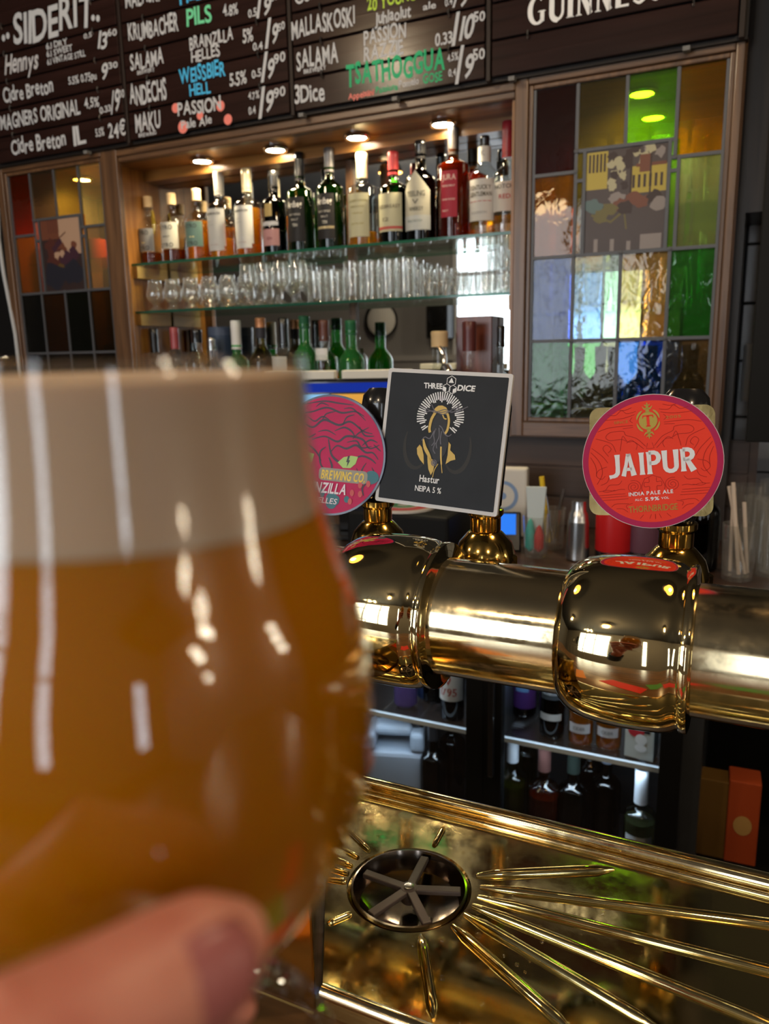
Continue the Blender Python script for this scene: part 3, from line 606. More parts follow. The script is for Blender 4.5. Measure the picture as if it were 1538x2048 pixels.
bottle(U(-.848), 'amber-filled bottle with red label and dark stopper', .047, .312, .66, .0155, (.62, .36, .18), (.50, .12, .008), .74, (pm('dark_stopper', (.03, .025, .025), .4), .062, .0165), [(.19, .60, .55, (.30, .02, .04), [('JURA', -.020, .52, .042, .015, (.65, .45, .4)), ('SINGLE MALT', -.020, .46, .04, .005, (.7, .5, .45)), ('SEVEN WOOD', -.02, .34, .04, .005, (.7, .5, .45)), ('PINOT', -.02, .24, .02, .005, (.7, .5, .45))])], group=GB)
bottle(U(-.752), 'clear bottle with slanted black lettering on white label and white neck band', .044, .278, .58, .017, CLR, LAMB, .20, (BLACK, .026, .014), [(.15, .56, .95, (.45, .45, .44), [('KENTUCKY', -.036, .455, .068, .012, (.08, .07, .05)), ('GENTLEMAN', -.036, .39, .07, .012, (.08, .07, .05)), ('-----', -.036, .33, .07, .010, (.35, .05, .05)), ('BOURBON', -.03, .22, .05, .007, (.3, .3, .3))]), (.74, .89, 1.5, (.44, .44, .43), [('K', -.006, .80, .012, .014, (.2, .2, .2))], {'r': .0185})], group=GB)
bottle(U(-.683), 'clear bottle with long red neck, last on the upper shelf beside the cabinet door', .043, .308, .52, .016, CLR, LAMB, .17, (pm('dark_red_wax', (.30, .02, .03), .3), .085, .0165), [(.20, .46, .9, (.48, .46, .43), [('NOTCH', -.03, .40, .058, .011, (.1, .1, .1)), ('RED', -.014, .31, .034, .012, (.35, .05, .05))])], group=GB)

# ---- drinking glasses on the lower shelf
ZG = 1.6663
def glassware(kind):
    if kind == 'nosing':  return [(0, .004), (.021, 0), (.024, .004), (.014, .012), (.010, .020), (.026, .034), (.033, .050), (.030, .070), (.024, .092), (.0235, .105), (.0225, .105), (.023, .092), (.029, .070), (.032, .050), (.024, .036), (0, .028)]
    if kind == 'tulip':   return [(0, .003), (.028, 0), (.029, .003), (.006, .010), (.004, .020), (.004, .040), (.010, .048), (.026, .066), (.029, .085), (.026, .115), (.024, .135), (.0232, .135), (.025, .115), (.028, .085), (.025, .067), (0, .052)]
    if kind == 'tumbler': return [(0, .002), (.027, 0), (.029, .003), (.032, .095), (.0312, .095), (.028, .012), (0, .010)]
    if kind == 'highball':return [(0, .002), (.024, 0), (.026, .003), (.028, .118), (.0272, .118), (.025, .014), (0, .012)]
    if kind == 'shot':    return [(0, .002), (.016, 0), (.018, .003), (.025, .078), (.0243, .078), (.017, .016), (0, .014)]
    return [(0, .002), (.020, 0), (.022, .003), (.027, .062), (.0262, .062), (.021, .010), (0, .008)]
PROTO = {}
def put_glass(kind, x, y, z, label, group):
    if kind not in PROTO:
        PROTO[kind] = MB().lathe(glassware(kind), 20).build('drinking_glass', CLEARH); o = PROTO[kind]
    else:
        o = PROTO[kind].copy(); COL.objects.link(o)
    o.location = (x, y, z); return tag(o, label, 'glass', group)
ORD = ['first', 'second', 'third', 'fourth', 'fifth', 'sixth', 'seventh', 'eighth', 'ninth', 'tenth', 'eleventh', 'twelfth', 'thirteenth']
for row, y in ((0, 2.232), (1, 2.312)):
    rn = ('front', 'back')[row]
    for i in range(5): put_glass('nosing', -1.962+.080*i+.012*row, y, ZG, 'squat nosing glass, %s from left in the %s row of the lower shelf' % (ORD[i], rn), 'nosing glasses')
    for i in range(4): put_glass('tulip', -1.560+.066*i-.006*row, y, ZG, 'stemmed tulip glass, %s from left in the %s row of the lower shelf' % (ORD[i], rn), 'stemmed tulip glasses')
    for i in range(2): put_glass('tumbler', -1.295+.066*i, y, ZG, 'straight tumbler, %s from left in the %s row of the lower shelf' % (ORD[i], rn), 'straight tumblers')
    for i in range(4): put_glass('highball', -1.165+.061*i-.004*row, y, ZG, 'tall straight highball glass, %s from left in the %s row of the lower shelf' % (ORD[i], rn), 'highball glasses')
    for i in range(3): put_glass('shot', -.915+.054*i, y, ZG, 'flared shot glass, %s from left in the %s row of the lower shelf' % (ORD[i], rn), 'shot glasses')
for row, y in ((0, 2.228), (1, 2.286), (2, 2.344)):
    for lev in range(3):
        for i in range(2 if row == 0 and False else 2 if lev == 0 else 2):
            put_glass('stack', -.735+.060*i, y-.003*lev if False else y, ZG+.0624*lev, 'small stacked glass at the right end of lower shelf, %s level, %s row, %s one' % (('bottom', 'middle', 'top')[lev], ('front', 'middle', 'rear')[row], ('left', 'right')[i]), 'stacked small glasses')

# ---- bottles on the ledge below the shelves
def LG(x, y=2.262): return (x, y, ZL)
GL = 'bottles on the ledge under the glass shelves'
bottle(LG(-2.012), 'clear bottle with black capsule and bulbous neck, leftmost on the ledge', .042, .318, .50, .013, CLR, None, 0, (BLACK, .075, .015), bulge=1.6, group=GL)
bottle(LG(-1.915), 'clear bottle with dark red capsule and bulbous neck on the ledge', .042, .318, .50, .013, CLR, None, 0, (pm('wine_red_capsule', (.32, .06, .07), .35), .065, .0155), bulge=1.8, group=GL)
bottle(LG(-1.815), 'clear round-shouldered bottle with black cap on the ledge', .044, .308, .62, .016, CLR, None, 0, (BLACK, .035, .019), group=GL)
t = tag(empty('gift_tube', (-1.745, 2.315, ZL)), 'dark blue bottle tube standing on the ledge behind a small glass', 'box')
MB().lathe([(0, 0), (.047, 0), (.047, .30), (0, .30)], 24).build('tube_body', paint((.035, .055, .10), .4), t)
MB().lathe([(.048, .285), (.048, .315), (0, .315)], 24).build('tube_lid', paint((.06, .08, .13), .4), t)
bottle(LG(-1.722, 2.225), 'small clear bottle standing before the dark blue tube', .026, .275, .62, .017, CLR, None, 0, (STEEL, .03, .014), group=GL)
bottle(LG(-1.643), 'green bottle with long white capsule on the ledge', .038, .333, .58, .016, BRIGHTG, (.10, .60, .16), .5, (paint((.66, .66, .66), .4), .085, .0175), group=GL)
bottle(LG(-1.540), 'dark olive bottle with copper-topped dark neck on the ledge', .042, .338, .56, .015, OLIVE, (.20, .13, .02), .6, (pm('copper_cap', (.50, .22, .10), .35, .4), .020, .0175), [(.80, .92, 3.1, (.03, .03, .04), [], {'r': .0165})], group=GL)
bottle(LG(-1.449), 'clear bottle with black capsule and amber whisky beside the olive bottle', .043, .334, .60, .016, CLR, AMB, .56, (BLACK, .085, .0165), [(.25, .62, .7, (.60, .62, .60), [])], group=GL)
bottle(LG(-1.366), 'bright green bottle with dark cap on the ledge beside amber ones', .042, .338, .58, .017, BRIGHTG, (.10, .60, .16), .75, (paint((.02, .10, .05), .35), .028, .018), [(.15, .42, .8, (.62, .60, .20), [])], group=GL)
bottle(LG(-1.292), 'clear bottle with brown capsule and white neck label, amber whisky inside', .042, .322, .60, .016, CLR, AMB, .50, (pm('brown_capsule', (.10, .03, .02), .4), .055, .0165), [(.60, .72, .8, (.7, .7, .7), [], {'r': .030})], group=GL)
bottle(LG(-1.192), 'emerald green bottle right of the wooden batten', .042, .318, .58, .017, BRIGHTG, (.10, .60, .16), .72, (paint((.02, .12, .05), .35), .034, .0185), group=GL)
t = bottle(LG(-.885), 'squat clear flask with cork stopper and chrome pourer', .056, .275, .38, .020, CLR, None, 0, (CORK, .035, .026), group=GL)
MB().tube(spline([(.01, -.03, .225), (.028, -.04, .20), (.030, -.045, .175), (.044, -.05, .15), (.046, -.05, .12)], 4), [.008]*9+[.016]*6+[.018]*2, 10).build('pourer', CHROME, t)
bottle(LG(-.783, 2.245), 'round clear decanter with maroon neck before the red-brown box', .056, .300, .36, .018, CLR, (.30, .08, .04), .30, (pm('maroon_wax', (.10, .025, .025), .3), .075, .0205), [(.18, .38, .6, (.40, .40, .42), [])], group=GL)
bottle(LG(-.690), 'slim clear bottle with black stopper at the right end of the ledge', .030, .285, .60, .014, CLR, None, 0, (BLACK, .05, .012), group=GL)
t = tag(MB().box((-.058, -.03, 0), (.058, .03, .318)).build('whisky_box', wood('red_brown_box', (.11, .022, .012), (.20, .05, .025), .35, 2), None, (-.790, 2.338, ZL), bevel=.003), 'red-brown wooden bottle box behind the maroon-necked decanter', 'box')

# ---- things inside the two stained glass cabinets
def cab_shelf(x0, x1, z, lab): tag(MB().box((0, 0, -.004), (x1-x0, .15, .004)).build('cabinet_shelf', SHELFG, None, (x0, 2.215, z)), lab, 'shelf', 'glass shelves inside the cabinets')
cab_shelf(-.611, -.086, 1.86, 'glass shelf behind the right stained glass door, upper'); cab_shelf(-.611, -.086, 1.60, 'glass shelf behind the right stained glass door, lower')
cab_shelf(-2.559, -2.051, 1.86, 'glass shelf behind the left stained glass door, upper'); cab_shelf(-2.559, -2.051, 1.60, 'glass shelf behind the left stained glass door, lower')
PINT = MB().lathe([(0, .003), (.032, 0), (.034, .004), (.032, .03), (.044, .15), (.043, .19), (.042, .19), (.043, .15), (.031, .03), (0, .02)], 20).build('beer_tumbler', CLEARH); first = True
for lv, z in ((0, 1.8645), (1, 1.6045)):
    for i, x in enumerate((-.15, -.245, -.345, -.45, -.545)):
        o = PINT if first else PINT.copy()
        if not first: COL.objects.link(o)
        first = False; o.location = (x, 2.29, z)
        tag(o, 'beer glass behind the right stained glass door, %s from right on its %s shelf' % (ORD[i], ('upper', 'lower')[lv]), 'glass', 'beer glasses in the right cabinet')
for i, (x, z_, lab) in enumerate(((-.545, .062, 'lowest left pane'), (-.405, .05, 'second lowest pane'))):
    tag(MB().box((-.055, -.02, 0), (.055, .02, z_)).build('carton', paint((.70, .52, .02), .5), None, (x, 2.205, ZL), bevel=.002), 'low bright yellow carton behind the %s of the right stained glass door' % lab, 'box', 'yellow cartons in the right cabinet')
for i, (x, c, lab) in enumerate(((-.50, (.05, .25, .08), 'green'), (-.40, (.10, .06, .02), 'brown'), (-.285, (.02, .03, .05), 'blue-black'), (-.17, (.12, .08, .03), 'amber-brown'))):
    bottle((x, 2.27, ZL), 'dark %s bottle behind the lowest panes of the right stained glass door' % lab, .036, .22, .5, .014, c, None, 0, (BLACK, .03, .016), name='bottle', group='bottles in the right cabinet')
t = tag(MB().lathe([(0, 0), (.045, 0), (.045, .11), (0, .11)], 24).build('tin', paint((.55, .05, .015), .4), None, (-2.46, 2.28, 1.8645)), 'red-orange tin behind the left stained glass door', 'tin')
t = tag(empty('tin_sign', (-2.135, 2.33, 1.8645)), 'round yellow sign with teal top behind the left stained glass door', 'sign')
MB().lathe([(0, -.008), (.11, -.008), (.112, 0), (0, 0)], 32, (0, 0, .125), 'y').build('sign_disc', paint((.92, .66, .08), .4), t)
MB().flat(arc(0, .125, .105, .105, 35, 145, 14), -.0095).build('sign_band', paint((.08, .48, .40), .4), t)
tag(MB().box((-.045, -.04, 0), (.045, .04, .10)).build('carton', paint((.50, .52, .42), .5), None, (-2.115, 2.29, 1.6045), bevel=.003), 'pale carton behind the left stained glass door', 'box')
for i, (x, c, lab) in enumerate(((-2.33, (.12, .05, .01), 'brown'), (-2.22, (.06, .10, .03), 'green'), (-2.44, (.03, .03, .03), 'black'))):
    bottle((x, 2.28, ZL), 'dim %s bottle low behind the left stained glass door' % lab, .038, .27, .55, .014, c, None, 0, (BLACK, .03, .016), group='bottles in the left cabinet')

# ================================================================== BACK COUNTER AND FRIDGES
YCF = 1.68
tag(MB().box((-3.0, YCF, .955), (.9, 2.196, 1.0)).build('back_counter', COUNTERWOOD, None, bevel=.004), 'dark wooden back counter below the stained glass cabinets', 'counter')
ZK = 1.0005
fr = tag(empty('bar_fridge', (-.6, 1.72, 0)), 'black double-door bar fridge with lit glass shelves under the back counter', 'fridge')
def fb(mb, a, b, mi=0): return mb.box((a[0]+.6, a[1]-1.72, a[2]), (b[0]+.6, b[1]-1.72, b[2]), mi)
FX = ((-1.16, -.605), (-.512, -.138))
m = MB(); fb(m, (-1.25, 2.10, .05), (-.05, 2.15, .95)); fb(m, (-1.25, 1.75, .86), (-.05, 2.10, .95)); fb(m, (-1.25, 1.75, .05), (-.05, 2.10, .13)); fb(m, (-1.25, 1.75, .13), (-1.20, 2.1, .86)); fb(m, (-.10, 1.75, .13), (-.05, 2.1, .86)); fb(m, (-.585, 1.78, .13), (-.535, 2.1, .86))
m.build('fridge_body', pm('fridge_lining', (.035, .038, .042), .35), fr)
for i, (x0, x1) in enumerate(FX):
    d = MB(); fb(d, (x0-.046, 1.72, .07), (x0, 1.75, .94)); fb(d, (x1, 1.72, .07), (x1+.046, 1.75, .94)); fb(d, (x0, 1.72, .82), (x1, 1.75, .94)); fb(d, (x0, 1.72, .07), (x1, 1.75, .14))
    dr = d.build('door', BLACKMATT, fr)
    g = MB(); fb(g, (x0, 1.732, .14), (x1, 1.738, .82)); g.build('door_glass', glass('fridge_door_glass', (.93, .95, .96), .8, .02), dr)
    hd = MB(); fb(hd, (x0-.03, 1.70, .45), (x0-.015, 1.72, .75)); hd.build('handle', BLACK, dr, bevel=.003)
    for z in (.52, ):
        s = MB()
        fb(s, (x0-.015, 1.775, z-.006), (x1+.012, 1.785, z+.006), 1)
        for k in range(26): y = 1.79+.3*k/26; fb(s, (x0-.015, y, z-.002), (x1+.012, y+.004, z+.002))
        for k in range(5): x = x0+(x1-x0)*(k+.5)/5; fb(s, (x, 1.785, z-.006), (x+.004, 2.09, z-.002))
        s.build('wire_shelf', [STEEL, pm('shelf_trim_white', (.80, .88, .95), .3)], fr)
    sb = MB(); fb(sb, (x0-.015, 1.78, .185), (x1+.012, 2.08, .195)); sb.build('bottom_shelf', paint((.05, .05, .055), .4), fr)
    ls = MB(); fb(ls, (x0+.02, 1.765, .845), (x1-.02, 1.778, .855)); ls.build('light_strip', emit('fridge_light', (.62, .82, 1), 6), fr)
    lamp('fridge_lamp', 'AREA', ((x0+x1)/2+.6, .06, .84), 1.3, (.66, .84, 1), fr, shape='RECTANGLE', size=x1-x0-.06, size_y=.03)
    lamp('fridge_lamp', 'AREA', ((x0+x1)/2+.6, .05, .505), .5, (.66, .84, 1), fr, shape='RECTANGLE', size=x1-x0-.06, size_y=.02)
ZF1, ZF0 = .5265, .1955
def fx(px, py, Y): p = atY(px, py, Y); return p.x
wtx = (.62, .66, .70)
GF1, GF0 = 'drinks on the upper fridge shelf', 'bottles on the fridge bottom shelf'
can = [(0, .004), (.024, 0), (.033, .008), (.033, .150), (.026, .163), (.026, .167), (0, .165)]
for i, (px, c, c2, lab) in enumerate(((812, (.08, .05, .16), (.55, .5, .6), 'dark purple tall can'), (838, (.05, .08, .20), (.5, .2, .2), 'dark blue tall can half hidden'))):
    t = tag(empty('drink_can', (fx(px, 1430, 1.85), 1.85+.07*i, ZF1)), lab+' in the left fridge compartment', 'can', GF1)
    b = MB().lathe(can, 20).build('can_body', paint(c, .3), t)
    l_ = MB(); put_text(l_, 'OLUT', -.022, .09, .044, .022, 0, wrap=.0336); l_.build('lettering', paint(c2), b)
for i, px in enumerate((905, 868)):
    t = tag(empty('beer_bottle', (fx(px, 1460, 1.83+.08*i), 1.83+.08*i, ZF1)), ['dark bottle with white label numbered 1795, in front', 'dark bottle with red and white label, behind the one numbered 1795'][i], 'bottle', GF1)
    MB().lathe([(0, .003), (.030, 0), (.033, .006), (.033, .14), (.030, .165), (.016, .20), (.0135, .235), (0, .235)], 22).build('glass_body', tint((.06, .03, .01)), t)
    MB().lathe([(.0145, .228), (.0145, .24), (0, .242)], 16).build('cap', STEEL, t)
    l_ = label_patch(.0335, .06, .145, 1.3).build('label', paint((.66, .64, .60)), t)
    tx = MB(); put_text(tx, '1795', -.024, .075, .048, .022, 0, wrap=.0345, bold=.02); tx.add([(.0345*sin(a), -.0345*cos(a), z) for a, z in ((-.2, .13), (.2, .13), (.22, .12), (0, .105), (-.22, .12))], [(4, 3, 2, 1, 0)]); tx.build('lettering', paint((.40, .05, .04)), l_)
YV = 1.84
def fbot(px, py, Y, z, label, r, h, gl, liq, lvl, cap, lab, grp, sh=.55, neck=.014): return bottle((fx(px, py, Y), Y, z), label, r, h, sh, neck, gl, liq, lvl, cap, lab, group=grp)
fbot(1048, 1440, 1.93, ZF1, 'dark bottle with purple label and round blue badge', .033, .27, DARK, None, 0, (BLACK, .02, .014), [(.10, .62, 1.35, (.10, .035, .20), []), (.28, .52, .55, (.16, .32, .62), [('SAIMA', -.013, .385, .026, .008, wtx)], {'r': .0334})], GF1, .66)
fbot(1103, 1480, 1.84, ZF1, 'black bottle with dark oval badge and thin white band', .032, .26, DARK, None, 0, (BLACK, .02, .014), [(.20, .27, .95, (.55, .58, .60), [], {}), (.42, .62, .8, (.05, .06, .07), [('ULKUNS', -.02, .55, .04, .010, wtx), ('PROSECCO', -.022, .47, .044, .010, wtx)])], GF1, .66)
ciderlab = [(.15, .25, .9, (.55, .55, .58), [('CIDER', -.015, .185, .03, .008, (.2, .2, .2))]), (.40, .66, 1.3, (.18, .06, .34), [('H', -.012, .48, .024, .02, wtx)])]
fbot(1160, 1505, 1.83, ZF1, 'golden cider bottle with purple label and white band', .031, .25, (.95, .80, .45), LAMB, .68, (BLACK, .02, .014), ciderlab, GF1, .68)
fbot(1215, 1515, 1.835, ZF1, 'golden cider bottle with white band, next to the white carton', .031, .25, (.95, .80, .45), LAMB, .68, (BLACK, .02, .014), ciderlab, GF1, .68)
t = tag(empty('carton', (fx(1276, 1530, 1.80), 1.80, ZF1), (0, 0, -.12)), 'white carton with dark picture and red spot at the right of the fridge shelf', 'box', GF1)
b = MB().box((-.034, 0, 0), (.034, .05, .19)).build('carton_body', paint((.50, .52, .48), .5), t)
l_ = MB(); l_.flat([(-.022, .07), (.024, .07), (.024, .18), (-.022, .18)], -.0006); l_.build('printed_panel', paint((.02, .02, .025)), b)
l_ = MB(); l_.disc((-.008, .072), .016, -.001, sx=1.2); l_.build('printed_spot', paint((.45, .03, .04)), b)
l_ = MB(); l_.disc((.004, .052), .014, -.0012); l_.disc((.004, .030), .010, -.0012, sx=1.4); l_.build('printed_print', paint((.70, .72, .72)), b)
wine = lambda px, py, Y, lab, gl, liq, cap, labs, z=ZF0, h=.31, r=.038: fbot(px, py, Y, z, lab, r, h, gl, liq, .55, cap, labs, GF0, .60)
WCAP = pm('white_screwcap', (.62, .66, .72), .35)
wine(1022, 1700, 1.84, 'wine bottle with white screwcap, leftmost in the right fridge compartment', (.45, .48, .20), (.35, .36, .10), (WCAP, .065, .0165), [])
wine(1045, 1650, 1.98, 'wine bottle with white screwcap behind the leftmost one', (.30, .36, .15), None, (WCAP, .065, .0165), [])
wine(1085, 1690, 1.82, 'rose wine bottle with bronze capsule', (.60, .28, .12), (.42, .13, .03), (pm('bronze_capsule', (.16, .07, .06), .35, .4), .060, .0165), [(.08, .36, .8, (.40, .40, .42), [])], r=.040)
wine(1142, 1690, 1.84, 'dark wine bottle with pale green cap top', (.02, .03, .015), None, (pm('black_capsule', (.02, .03, .025), .3), .060, .0165), [])
MBc = MB().lathe([(.0165, 0), (.0165, .002), (0, .0025)], 20).build('cap_top', paint((.50, .66, .60), .35), bpy.data.objects[[o.name for o in bpy.data.objects if o.get('label') == 'dark wine bottle with pale green cap top'][0]], (0, 0, .3095))
wine(1175, 1640, 1.97, 'dark wine bottle behind the pale green capped one', (.02, .02, .02), None, (BLACK, .06, .0165), [])
wine(1207, 1690, 1.90, 'wine bottle with grey-blue cap and dark body', (.03, .03, .03), None, (pm('grey_blue_cap', (.22, .25, .32), .35), .045, .0165), [])
wine(1277, 1690, 1.80, 'white wine bottle with tall white screwcap and white label, rightmost in the fridge', (.50, .55, .45), (.45, .46, .28), (WCAP, .085, .0165), [(.10, .46, .9, (.55, .58, .60), [])], h=.315)
t = tag(empty('jerrycan', (fx(795, 1600, 1.86), 1.86, ZF0), (0, 0, .3)), 'cloudy white jerrycan with moulded handle in the left fridge compartment', 'canister')
mm = MB(); mm.box((-.085, -.06, 0), (.085, .06, .20)); mm.box((-.085, -.06, .20), (-.055, .06, .255)); mm.box((.045, -.06, .20), (.085, .06, .26)); mm.box((-.06, -.03, .235), (.05, .03, .268))
o = mm.build('can_body', pm('cloudy_plastic', (.30, .34, .40), .5), t, bevel=.012)
MB().lathe([(.02, .258), (.02, .285), (0, .287)], 18, (.062, 0, 0)).build('cap', BLACK, t)
for px, Y, lab in ((868, 1.84, 'black bottle standing beside the jerrycan'), (905, 1.95, 'dim bottle behind the black one beside the jerrycan'), (770, 2.0, 'pale bottle lying in shade behind the jerrycan')):
    wine(px, 1660, Y, lab, (.02, .02, .022) if px != 770 else (.3, .34, .3), None, (BLACK, .05, .0165), [])
# boxes in the dark right of the fridge
tag(MB().box((-.04, 0, 0), (.04, .06, .20)).build('bottle_box', paint((.16, .085, .02), .5), None, (fx(1415, 1660, 1.80), 1.80, .31), (0, 0, .05), .003), 'brown-yellow bottle box in the dark right of the fridge', 'box')
t = tag(empty('bottle_box', (fx(1484, 1660, 1.80), 1.80, .31), (0, 0, .05)), 'orange-red bottle box in the dark right of the fridge', 'box')
MB().box((-.034, 0, 0), (.034, .07, .21)).build('box_body', paint((.42, .07, .02), .5), t, bevel=.003)
MB().flat(arc(0, .10, .02, .025, 0, 360, 18)[:-1], -.001).build('printed_seal', paint((.5, .3, .1)), t)
tag(MB().box((-.05, 1.75, .285), (.7, 2.15, .309)).build('low_shelf', BLACKMATT, None), 'black low shelf right of the fridge holding the boxes', 'shelf')
struct(MB().box((-.05, 2.12, 0), (.9, 2.16, .955)).build('trim_4', BLACKMATT)); struct(MB().box((-3, 1.74, 0), (-1.27, 1.78, .955)).build('trim_5', BLACKMATT)); struct(MB().box((.66, 1.74, 0), (.9, 1.78, .955)).build('trim_6', BLACKMATT))
tag(MB().box((-.045, 1.78, 0), (-.03, 2.1, .284)).build('shelf_support', BLACKMATT), 'black upright under the left end of the low shelf', 'support')
tag(MB().box((.68, 1.79, 0), (.695, 2.1, .284)).build('shelf_support', BLACKMATT), 'black upright under the right end of the low shelf', 'support')

# ------------------------------------------------------------------ things on the back counter
def K(px, py, Y): p = atY(px, py, Y); return p
t = tag(empty('cash_register_screen', (-1.0, 1.86, ZK), (radians(0), 0, radians(22))), 'point of sale touch screen glowing blue, orange and green on the back counter', 'monitor')
MB().box((-.09, -.06, 0), (.09, .09, .015)).box((-.03, .0, .015), (.03, .04, .16)).build('stand', BLACK, t, bevel=.004)
sc = MB().box((-.20, .0, .14), (.20, .035, .435)).build('screen_housing', BLACK, t, bevel=.006)
ui = MB()
for mi, (x0, x1, z0, z1) in enumerate(((-.19, .19, .40, .425), (-.19, -.045, .30, .395), (-.04, .07, .30, .395), (.075, .19, .30, .395), (-.19, .19, .16, .295))):
    ui.flat([(x0, z0), (x1, z0), (x1, z1), (x0, z1)], -.0012, mi)
ui.build('screen', [emit('screen_%d' % i, c, 1) for i, c in enumerate(((.01, .03, .30), (.25, .55, .85), (.75, .36, .06), (.15, .65, .10), (.10, .14, .28)))], sc)
for i, (dx, lab) in enumerate(((-.125, 'left'), (.085, 'right'))):
    tag(MB().box((-.095, -.02, 0), (.095, .04, .022)).build('paper_pad', paint((.62, .62, .58), .6), None, (-1.0+dx*cos(.384)-.017*sin(.384), 1.86+dx*sin(.384)+.017*cos(.384), ZK+.4355), (0, 0, radians(22)), .002), 'white paper pad lying on top of the touch screen, %s one' % lab, 'paper pad', 'paper pads on the touch screen')
p = K(820, 1085, 1.74)
t = tag(empty('receipt_printer', (p.x-.03, 1.78, ZK)), 'low black box on the back counter carrying a printed coaster', 'box')
MB().box((-.14, -.06, 0), (.14, .14, .105)).build('printer_body', BLACKMATT, t, bevel=.008)
t = tag(empty('coaster', (p.x-.045, 1.80, ZK+.106)), 'round white, red and green printed coaster on the low black box', 'coaster')
MB().lathe([(0, 0), (.085, 0), (.085, .006), (0, .006)], 30).build('coaster_board', paint((.55, .52, .48)), t)
m = MB()
for mi, (r0, r1) in enumerate(((.045, .075), (.015, .035))):
    m.add([(r*cos(a), r*sin(a), .0068) for a in [2*pi*i/24 for i in range(24)] for r in (r0, r1)], [(2*i, 2*i+1, (2*i+3) % 48, (2*i+2) % 48) for i in range(24)], mi)
m.build('print', [paint((.45, .06, .05)), paint((.08, .25, .10))], t)
p = K(1003, 1075, 1.84)
t = tag(empty('card_reader', (p.x, 1.84, ZK), (0, 0, .3)), 'small black card reader with bright blue screen', 'card reader')
MB().box((-.045, 0, 0), (.05, .06, .105)).build('reader_body', BLACK, t, (0, 0, 0), (radians(-20), 0, 0), .006)
MB().flat([(-.035, .045), (.036, .045), (.036, .098), (-.035, .098)], -.0015).build('screen', emit('reader_screen', (.03, .20, .85), 1.1), t, (0, 0, 0), (radians(-20), 0, 0))
p = K(1008, 1040, 1.98)
t = tag(empty('paper_bag', (p.x, 2.0, ZK), (0, 0, .15)), 'white paper bag with pale blue ring emblem leaning on the panel wall', 'bag')
b = MB().box((-.06, 0, 0), (.055, .05, .19)).build('bag_body', paint((.58, .57, .54), .7), t, bevel=.006)
l_ = MB(); l_.disc((-.01, .115), .042, -.001, r0=.032); l_.disc((-.01, .115), .010, -.001); l_.build('ring_emblem', paint((.20, .30, .50)), b)
tum = [(0, .003), (.026, 0), (.028, .004), (.034, .105), (.033, .105), (.027, .012), (0, .010)]
pg = []
for i, (px, Y, lab) in enumerate(((1072, 1.83, 'clear tumbler holding a white tube and coloured pens'), (1104, 1.93, 'clear tumbler holding a yellow pen and steel tweezers'))):
    x = atY(px, 1090, Y).x; pg.append((x, Y)); tag(MB().lathe(tum, 24).build('tumbler', CLEARH, None, (x, Y, ZK)), lab, 'glass')
x, y = pg[0]
t = tag(MB().add([(-.024, -.003, .175), (.026, -.003, .175), (.026, .003, .175), (-.024, .003, .175), (-.014, -.012, .02), (.014, -.012, .02), (.014, .012, .02), (-.014, .012, .02)], [(0, 3, 2, 1), (4, 5, 6, 7), (0, 1, 5, 4), (1, 2, 6, 5), (2, 3, 7, 6), (3, 0, 4, 7)]).build('cream_tube', paint((.50, .58, .62), .4), None, (x-.004, y+.004, ZK+.0), (0, 0, .2), .002), 'pale blue-white cream tube standing in the left tumbler', 'tube')
for dx, c, h, lab in ((-.012, (.04, .45, .40), .085, 'teal'), (.010, (.55, .03, .03), .07, 'red')):
    tag(MB().lathe([(0, 0), (.005, .003), (.012, .012), (.012, h*.6), (.006, h*.9), (0, h)], 14).build('pen', paint(c, .35), None, (x+dx, y-.012, ZK+.014)), '%s stubby marker in the left tumbler' % lab, 'pen')
x, y = pg[1]
t = tag(MB().cyl((-.010, 0, .014), (-.030, -.004, .185), .0065).build('pen', paint((.70, .50, .03), .35), None, (x, y, ZK)), 'yellow pen leaning in the right tumbler', 'pen')
t = tag(empty('tweezers', (x, y, ZK)), 'steel bar tweezers standing open in the right tumbler', 'tweezers')
for sx in (-1, 1): MB().tube([(0, .006, .014), (sx*.012, .006, .09), (sx*.026, .006, .155)], [.003, .005, .004], 8).build('arm', STEEL, t)
x, Y = atY(1155, 1100, 1.84).x, 1.84
t = tag(empty('cocktail_shaker', (x, Y, ZK)), 'steel cocktail shaker with narrower top on the back counter', 'shaker')
MB().lathe([(0, .002), (.026, 0), (.029, .004), (.027, .055), (.0255, .095), (0, .095)], 28).build('shaker_body', STEEL, t)
MB().lathe([(.0255, .095), (.024, .10), (.022, .115), (.018, .122), (.017, .145), (0, .148)], 28).build('shaker_top', STEEL, t)
for px, Y, c, lab, r, h in ((1226, 1.86, (.48, .012, .014), 'bright red tin with black base', .042, .20), (1286, 1.88, (.12, .05, .075), 'dull purple tin with black base', .040, .20)):
    x = atY(px, 1095, Y).x
    t = tag(empty('tin', (x, Y, ZK)), lab+' behind the round red tap badge', 'tin')
    MB().lathe([(0, 0), (r, 0), (r, .028), (0, .028)], 26).build('base', BLACK, t)
    MB().lathe([(r, .028), (r*1.01, .032), (r*1.01, h), (r*.9, h+.006), (0, h+.006)], 26).build('tin_body', paint(c, .4), t)
x, Y = atY(1402, 1120, 1.86).x, 1.86
bottle((x, Y, ZK), 'dark purple bottle behind the brass tap under the red badge', .036, .24, .55, .014, (.03, .02, .05), None, 0, (CHROME, .03, .016))
x, Y = atY(1474, 1140, 1.80).x, 1.80
t = tag(MB().lathe([(0, .003), (.030, 0), (.032, .005), (.036, .125), (.035, .125), (.031, .012), (0, .010)], 24).build('straw_glass', CLEARH, None, (x, Y, ZK)), 'clear glass holding pale wooden stirring sticks', 'glass')
